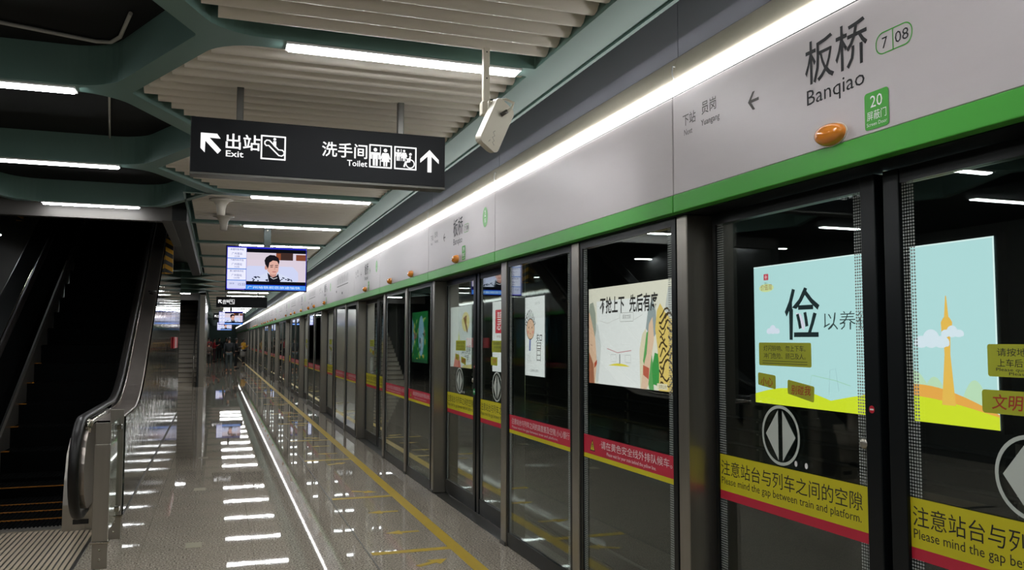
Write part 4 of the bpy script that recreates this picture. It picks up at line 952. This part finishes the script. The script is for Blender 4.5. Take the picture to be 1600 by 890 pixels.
# steps
for i in range(24):
    y0 = 8.05+i*.4; zf = lambda q: 0 if q < 4 else (.1 if q == 4 else (q-4.4)*.228)
    z1 = zf(i); zp = zf(i-1)
    m = MB(); m.box(-2.17, -1.15, y0, y0+.40, z1-.04, z1+.004, ESCDARK)
    for j in range(28): x = -2.16+j*.036; m.box(x, x+.012, y0+.01, y0+.39, z1+.004, z1+.010, ESCDARK)
    if z1 > .02: m.box(-2.17, -1.15, y0+.002, y0+.02, zp, z1-.04, ESCDARK)
    m.box(-2.17, -1.15, y0-.001, y0+.022, z1+.0045, z1+.0115, ESCYEL) if i < 5 else None
    if i < 11: m.box(-2.17, -2.10, y0-.001, y0+.06, z1+.0045, z1+.0115, ESCYEL)
    m.build('step', es, label=['lowest step with an orange front edge', 'second step from the floor', 'third step from the floor'][i] if i < 3 else 'dark grooved step')
LAND = pbr('ribbed_tan_steel', '#b9a992', .45, .3)
m = MB(); m.box(-2.5, -.9, 6.15, 8.03, 0, .006, STEELDK)
for j in range(40): x = -2.47+j*.039; m.box(x, x+.026, 6.2, 7.98, .006, .0085, LAND)
m.build('landing_plate', es, label='ribbed steel landing plate')
m = MB(); m.box(-2.2, -1.12, 7.94, 8.05, .006, .016, STEEL)
for j in range(35): x = -2.19+j*.0302; m.box(x, x+.012, 8.05, 8.10, .004, .014, STEEL)
m.build('comb_plate', es)
for x0, x1, nm in ((-1.148, -1.125, 'right'), (-2.2, -2.172, 'left')):
    m = MB(); ys = prof(8.05, 17.0, 30); vs = []
    sk = lambda y: max(.06, .07+.567*(y-9.62)) if y > 9.2 else .06
    for y in ys: vs += [(x0, y, max(0, sk(y)-.5)), (x0, y, sk(y)), (x1, y, sk(y)), (x1, y, max(0, sk(y)-.5))]
    m.add(vs, [(4*i+j, 4*i+(j+1) % 4, 4*i+4+(j+1) % 4, 4*i+4+j) for i in range(len(ys)-1) for j in range(4)]+[(0, 1, 2, 3)], STEEL); m.build('skirt', es, label='steel skirt along the steps')
# mirror cladding, two sheets with a joint
for (a, b, lab) in ((8.42, 13.26, 'mirror steel cladding sheet, nearer'), (13.275, 19.5, 'mirror steel cladding sheet, farther')):
    ys = prof(a, b, 26); vs = []; N = len(ys)
    for x in (-.775, -.76):
        for y in ys: vs += [(x, y, .035), (x, y, min(deckz(y, -.008), 3.3))]
    fs = []
    for i in range(N-1):
        o = 2*N
        fs += [(2*i, 2*i+1, 2*i+3, 2*i+2), (o+2*i, o+2*i+2, o+2*i+3, o+2*i+1), (2*i+1, o+2*i+1, o+2*i+3, 2*i+3), (2*i, 2*i+2, o+2*i+2, o+2*i)]
    fs += [(0, 2*N, 2*N+1, 1), (2*N-2, 2*N-1, 4*N-1, 4*N-2)]
    MB().add(vs, fs, CLAD).build('cladding', es, label=lab)
m = MB(); m.box(-.79, -.762, 8.42, 19.5, 0, .034, BLACK); m.build('shadow_gap', es)  # black strip stands in for the shadow gap under the cladding
m = MB(); m.lathe([(.001, -.05), (.03, -.045), (.048, -.02), (.052, 0)], BLACKGL, (-.83, 12.2, deckz(12.2)+.05), 18); m.v = [(x, y, z+.055) for x, y, z in m.v]; o_ = tag(m.build('dome_camera'), 'small black dome camera on the escalator deck', 'camera')
# hazard-striped guards
def hazard(loc, lab):
    m = MB(); fr = Fr((0, 0, 0), (1, 0, 0), (0, 0, 1)); m.box(0, .11, 0, .04, 0, .56, pbr('hazard_yellow', '#d09a1c', .5))
    for j in range(5):
        z = -.03+j*.13; pts = [(0, max(z, 0)), (.11, max(0, z+.07-.13+.06)), (.11, min(z+.07, .56)), (0, min(z+.13-.06+.0, .56))]
        m.poly([(0, max(0, z+.05)), (.11, max(0, z-.01)), (.11, max(.0, z+.055)), (0, min(.56, z+.115))], fr, BLACK, .001)
    o = tag(m.build('hazard_guard'), lab, 'guard', 'hazard striped guards'); o.location = loc; return o
hazard((-.757, 13.6, 2.58), 'yellow and black striped guard at the top right of the escalator')
hazard((-3.299, 16.3, 3.62), 'yellow and black striped guard on the left wall beyond the escalator')
# red box on the cladding
m = MB(); m.bbox(-.76, -.735, 16.6, 18.2, 1.42, 1.63, pbr('fire_red', '#b3202c', .4), .005, 1); m.box(-.7345, -.733, 17.2, 17.5, 1.42, 1.63, WHITE); tag(m.build('alarm_box'), 'red box with a pale stripe on the escalator cladding', 'box')

# glass barrier by the escalator foot
t = thing('glass_barrier', 'steel and glass barrier at the foot of the escalator', 'barrier', (-.73, 6.5, 0))
def bpost(y, x, h, zf):
    m = MB(); m.bbox(x-.055, x+.045, y, y+.018, .0, h, STEEL, .003, 1); p = m.build('post', t)
    m = MB(); m.bbox(x-.056, x+.046, y-.022, y-.001, .19, zf, STEEL, .003, 1); m.build('clamp_plate', p)
    m = MB(); m.bbox(x-.066, x+.056, y-.03, y+.03, .175, .19, STEELMIR, .003, 1); m.build('collar', p)
    m = MB()
    for z in (.06, .13): m.lathe([(.009, 0), (.009, -.006)], STEELMIR, (x-.005, y-.0005, z), 10, 'y')
    m.build('bolt', p)
bpost(.05, -.0, 1.01, .86); bpost(.97, -.005, 1.03, .9)
MB().box(.008, .02, .11, .93, .2, .97, GLASSC).build('glass_pane', t)
for (y, z) in ((.13, .90), (.86, .90), (.13, .26), (.86, .26)): MB().bbox(-.01, .038, y-.03, y+.05, z-.02, z+.02, STEELMIR, .003, 1).build('clamp', t)

# ------------------------------------------------------------------ far staircase and bulkhead
t = thing('staircase', 'grey staircase rising away at the far left, past the escalator', 'stairs', (-1.4, 30.0, 0))
for i in range(19):
    m = MB(); y = i*.29; z = (i+1)*.155; m.box(-.75, .78, y, y+.31, max(0, z-.30), z-.025, pbr('stair_riser', '#c2b9aa', .6)); m.box(-.75, .78, y-.02, y+.31, z-.025, z, pbr('stair_tread', '#857e72', .5)); m.build('step', t)
m = MB(); m.tube([(.70, -.05, .0), (.70, -.05, .95), (.70, .1, 1.05), (.70, 5.4, 4.0)], .025, STEEL, 8); m.build('handrail', t)
m = MB(); m.box(.80, .86, -.2, 9.0, 0, 3.1, pbr('stair_side_dark', '#222322', .3)); m.build('side_panel', t)
m = MB(); m.box(.86, 1.02, .25, 9.0, 0, 3.1, pbr('stair_side_pale', '#9b958a', .2)); m.build('outer_wall', t)
m = MB(); m.box(-2.9, -.58, 30.2, 30.4, 2.9, 3.4, PALE); struct(m, 'trim_7')
m = MB(); m.box(-2.8, -.95, 39.2, 46, 0, 3.1, pbr('grey_green_wall', '#7c9089', .35)); struct(m, 'wall_service')
m = MB(); m.box(-2.8, -.75, 72, 95, 0, 3.1, pbr('grey_green_wall', '#7c9089', .35)); struct(m, 'wall_far_service')
# ------------------------------------------------------------------ people
SKIN = pbr('skin', '#b98c74', .55); HAIR = pbr('black_hair', '#141214', .5)
def skin_mesh(name, joints, edges, mat, parent, sub=1):
    me = D.meshes.new(name); names = list(joints); me.from_pydata([joints[n][0] for n in names], [(names.index(a), names.index(b)) for a, b in edges], [])
    o = D.objects.new(name, me); COL.objects.link(o)
    md = o.modifiers.new('s', 'SKIN'); 
    for i, n in enumerate(names):
        r = joints[n][1]; me.skin_vertices[0].data[i].radius = (r if isinstance(r, tuple) else (r, r))
    me.skin_vertices[0].data[0].use_root = True
    if sub: md2 = o.modifiers.new('u', 'SUBSURF'); md2.levels = sub; md2.render_levels = sub
    dg = C.evaluated_depsgraph_get(); m2 = D.meshes.new_from_object(o.evaluated_get(dg)); D.objects.remove(o); D.meshes.remove(me)
    m2.name = name; m2.materials.clear(); m2.materials.append(mat)
    for p_ in m2.polygons: p_.use_smooth = True
    o = D.objects.new(name, m2); COL.objects.link(o); o.parent = parent; return o
def person(loc, rz, h, label, top, legs, skirt=None, stride=.12, arms='down', hair_len=0, bag=None, shoes='#17171a', topname='jacket'):
    t = thing('person', label, 'person', loc, None, rz)
    s = h/1.7; TOP = pbr('cloth_'+top.lstrip('#'), top, .8); LEG = pbr('cloth_'+legs.lstrip('#'), legs, .8)
    V = lambda x, y, z: (x*s, y*s, z*s)
    st = stride
    J = {'pelvis': (V(0, 0, .93), .115*s), 'waist': (V(0, 0, 1.06), .105*s), 'chest': (V(0, .01, 1.27), .125*s), 'neckb': (V(0, .0, 1.42), .06*s), 'neck': (V(0, -.01, 1.48), .048*s), 'headb': (V(0, -.02, 1.54), .068*s), 'head': (V(0, -.02, 1.62), .078*s), 'crown': (V(0, -.01, 1.67), .05*s)}
    E_ = [('pelvis', 'waist'), ('waist', 'chest'), ('chest', 'neckb'), ('neckb', 'neck'), ('neck', 'headb'), ('headb', 'head'), ('head', 'crown')]
    for sd, sg in (('l', -1), ('r', 1)):
        d = st*sg
        J['hip'+sd] = (V(.09*sg, 0, .88), .085*s); J['kn'+sd] = (V(.10*sg, -d*.5-.015, .50), .058*s); J['an'+sd] = (V(.10*sg, -d+.03, .10), .04*s); J['he'+sd] = (V(.10*sg, -d+.03, .04), .037*s); J['to'+sd] = (V(.115*sg, -d-.15, .033), .032*s)
        E_ += [('pelvis', 'hip'+sd), ('hip'+sd, 'kn'+sd), ('kn'+sd, 'an'+sd), ('an'+sd, 'he'+sd), ('he'+sd, 'to'+sd)]
        J['sh'+sd] = (V(.185*sg, .0, 1.38), .056*s)
        if arms == 'down' or (arms == 'phone' and sg < 0 and False): el, wr, hd, fd = V(.24*sg, .02+d*.3, 1.11), V(.25*sg, -.04+d*.6, .87), V(.25*sg, -.06+d*.6, .79), Vector((0, -.15, -1))
        else: el, wr, hd, fd = V(.24*sg, -.02, 1.12), V(.13*sg, -.24, 1.2), V(.07*sg, -.29, 1.24), Vector((-.4*sg, -.6, .5))
        J['el'+sd] = (el, .043*s); J['wr'+sd] = (wr, .03*s); J['ha'+sd] = (hd, (.034*s, .02*s))
        E_ += [('chest', 'sh'+sd), ('sh'+sd, 'el'+sd), ('el'+sd, 'wr'+sd), ('wr'+sd, 'ha'+sd)]
        fd.normalize(); H0 = Vector(hd); ac = Vector((0, 1, 0)) if abs(fd.y) < .8 else Vector((0, 0, 1))
        for q in range(5):
            off = (q-1.5)*.017*s if q < 4 else -.034*s; ln = ([.07, .08, .075, .06][q] if q < 4 else .05)*s
            a = H0+ac*off+fd*.015*s; bb = a+fd*ln*.55+(ac*-.012*s if q == 4 else Vector((0, 0, 0))); cc = a+fd*ln+Vector((-.012*sg*s, 0, 0))
            for nm, pp, rr in (('a', a, .0095), ('b', bb, .0085), ('c', cc, .007)): J['f%s%d%s' % (sd, q, nm)] = (tuple(pp), rr*s)
            E_ += [('ha'+sd, 'f%s%da' % (sd, q)), ('f%s%da' % (sd, q), 'f%s%db' % (sd, q)), ('f%s%db' % (sd, q), 'f%s%dc' % (sd, q))]
    body = skin_mesh('body', J, E_, SKIN, t)
    G = lambda names, k: {n: (J[n][0], tuple(x*k for x in J[n][1]) if isinstance(J[n][1], tuple) else J[n][1]*k) for n in names}
    tn = ['pelvis', 'waist', 'chest', 'neckb', 'shl', 'ell', 'wrl', 'shr', 'elr', 'wrr']
    Jt = G(tn, 1.22); Jt['pelvis'] = (V(0, 0, .90), (.15*s, .125*s)); Jt['waist'] = (J['waist'][0], (.15*s, .12*s)); Jt['chest'] = (J['chest'][0], (.175*s, .13*s)); Jt['neckb'] = (J['neckb'][0], .072*s)
    skin_mesh(topname, Jt, [('pelvis', 'waist'), ('waist', 'chest'), ('chest', 'neckb'), ('chest', 'shl'), ('shl', 'ell'), ('ell', 'wrl'), ('chest', 'shr'), ('shr', 'elr'), ('elr', 'wrr')], TOP, t)
    ln_ = ['pelvis', 'hipl', 'knl', 'anl', 'hipr', 'knr', 'anr']; Jl = G(ln_, 1.2); Jl['pelvis'] = (J['pelvis'][0], (.14*s, .115*s))
    skin_mesh('trousers', Jl, [('pelvis', 'hipl'), ('hipl', 'knl'), ('knl', 'anl'), ('pelvis', 'hipr'), ('hipr', 'knr'), ('knr', 'anr')], LEG, t)
    for sd in ('l', 'r'):
        Js = G(['he'+sd, 'to'+sd], 1.25); skin_mesh('shoe', Js, [('he'+sd, 'to'+sd)], pbr('shoe_'+shoes.lstrip('#'), shoes, .5), t)
    # hair cap and face
    m = MB(); n = 14; cz = 1.625*s; vs = []; rows = 7
    for i in range(rows):
        a = pi/2*(1-i/(rows-1)*1.25)
        for k in range(n):
            b = 2*pi*k/n; fr_ = sin(b) < -.35 and i > 3
            r = .094*s*cos(a) if a > 0 else .094*s
            vs.append((r*cos(b)*.92, r*sin(b)*(1.0 if not fr_ else .86)-.012*s+.008*s, cz+.10*s*sin(a)+(0.03*s if fr_ else 0)-(hair_len*s*max(0, sin(b)) if i == rows-1 else 0)))
    m.add(vs, [(i*n+k, i*n+(k+1) % n, (i+1)*n+(k+1) % n, (i+1)*n+k) for i in range(rows-1) for k in range(n)], HAIR, True); m.build('hair', t)
    m = MB(); f2 = Fr((0, -.101*s, 0), (1, 0, 0), (0, 0, 1))
    for x in (-.03, .03): m.lathe([(.001, 0), (.009*s, .003*s), (.001, .006*s)], HAIR, (x*s, -.098*s, 1.605*s), 8, 'y')
    m.lathe([(.001, -.012*s), (.012*s, 0), (.010*s, .02*s)], SKIN, (0, -.10*s, 1.575*s), 8, 'y'); m.lathe([(.001, -.004*s), (.018*s, 0), (.016*s, .01*s)], pbr('lips', '#8d4b45', .5), (0, -.086*s, 1.54*s), 8, 'y'); m.build('face', t)
    if skirt:
        m = MB(); m.lathe([(.15*s, .98*s), (.17*s, .85*s), (.20*s, .65*s), (.215*s, .5*s), (.2*s, .5*s)], pbr('cloth_'+skirt.lstrip('#'), skirt, .85), (0, 0, 0), 16); m.build('skirt', t)
    if bag:
        m = MB(); m.bbox(-.14*s, .14*s, .12*s, .26*s, .98*s, 1.4*s, pbr('bag_'+bag.lstrip('#'), bag, .7), .04*s, 3); m.build('backpack', t)
    return t
person((.60, 43.5, 0), pi, 1.66, 'person in a dark jacket and grey jeans walking away, nearest the camera', '#1f2226', '#4a5254', None, .13, 'down', 0, None)
person((1.02, 47.6, 0), pi/2+.2, 1.62, 'person in black standing side-on, just right of the dark-jacketed walker', '#16181b', '#131416', None, .06, 'phone', 0, None)
person((1.62, 55.5, 0), pi/2+.5, 1.62, 'person in a yellow top and grey skirt near the yellow line', '#c08f22', '#17171a', '#77746e', .05, 'phone', .12, None, topname='sweater')
person((-.42, 54.5, 0), pi, 1.32, 'small person in a brown top at the far left of the platform', '#4b3f37', '#37322f', None, .1, 'down', 0, None, topname='coat')
person((-.12, 62.0, 0), pi/2, 1.62, 'person in a red jacket standing among the far group', '#b3222f', '#4a3238', None, .05, 'phone', .1, None)
person((-.5, 64.5, 0), pi, 1.66, 'person in a dull red coat partly behind the red-jacketed one', '#8d3a3c', '#2a2626', None, .05, 'down', 0, None, topname='coat')
person((.22, 66.0, 0), pi, 1.66, 'person in black in the far group, right of the red jacket', '#17191c', '#1b1c1f', None, .08, 'down', 0, '#1a1c20')
person((.75, 70.0, 0), 0.2, 1.66, 'person in charcoal farthest down the platform', '#24272b', '#1d1f22', None, .08, 'down', 0, None, topname='coat')
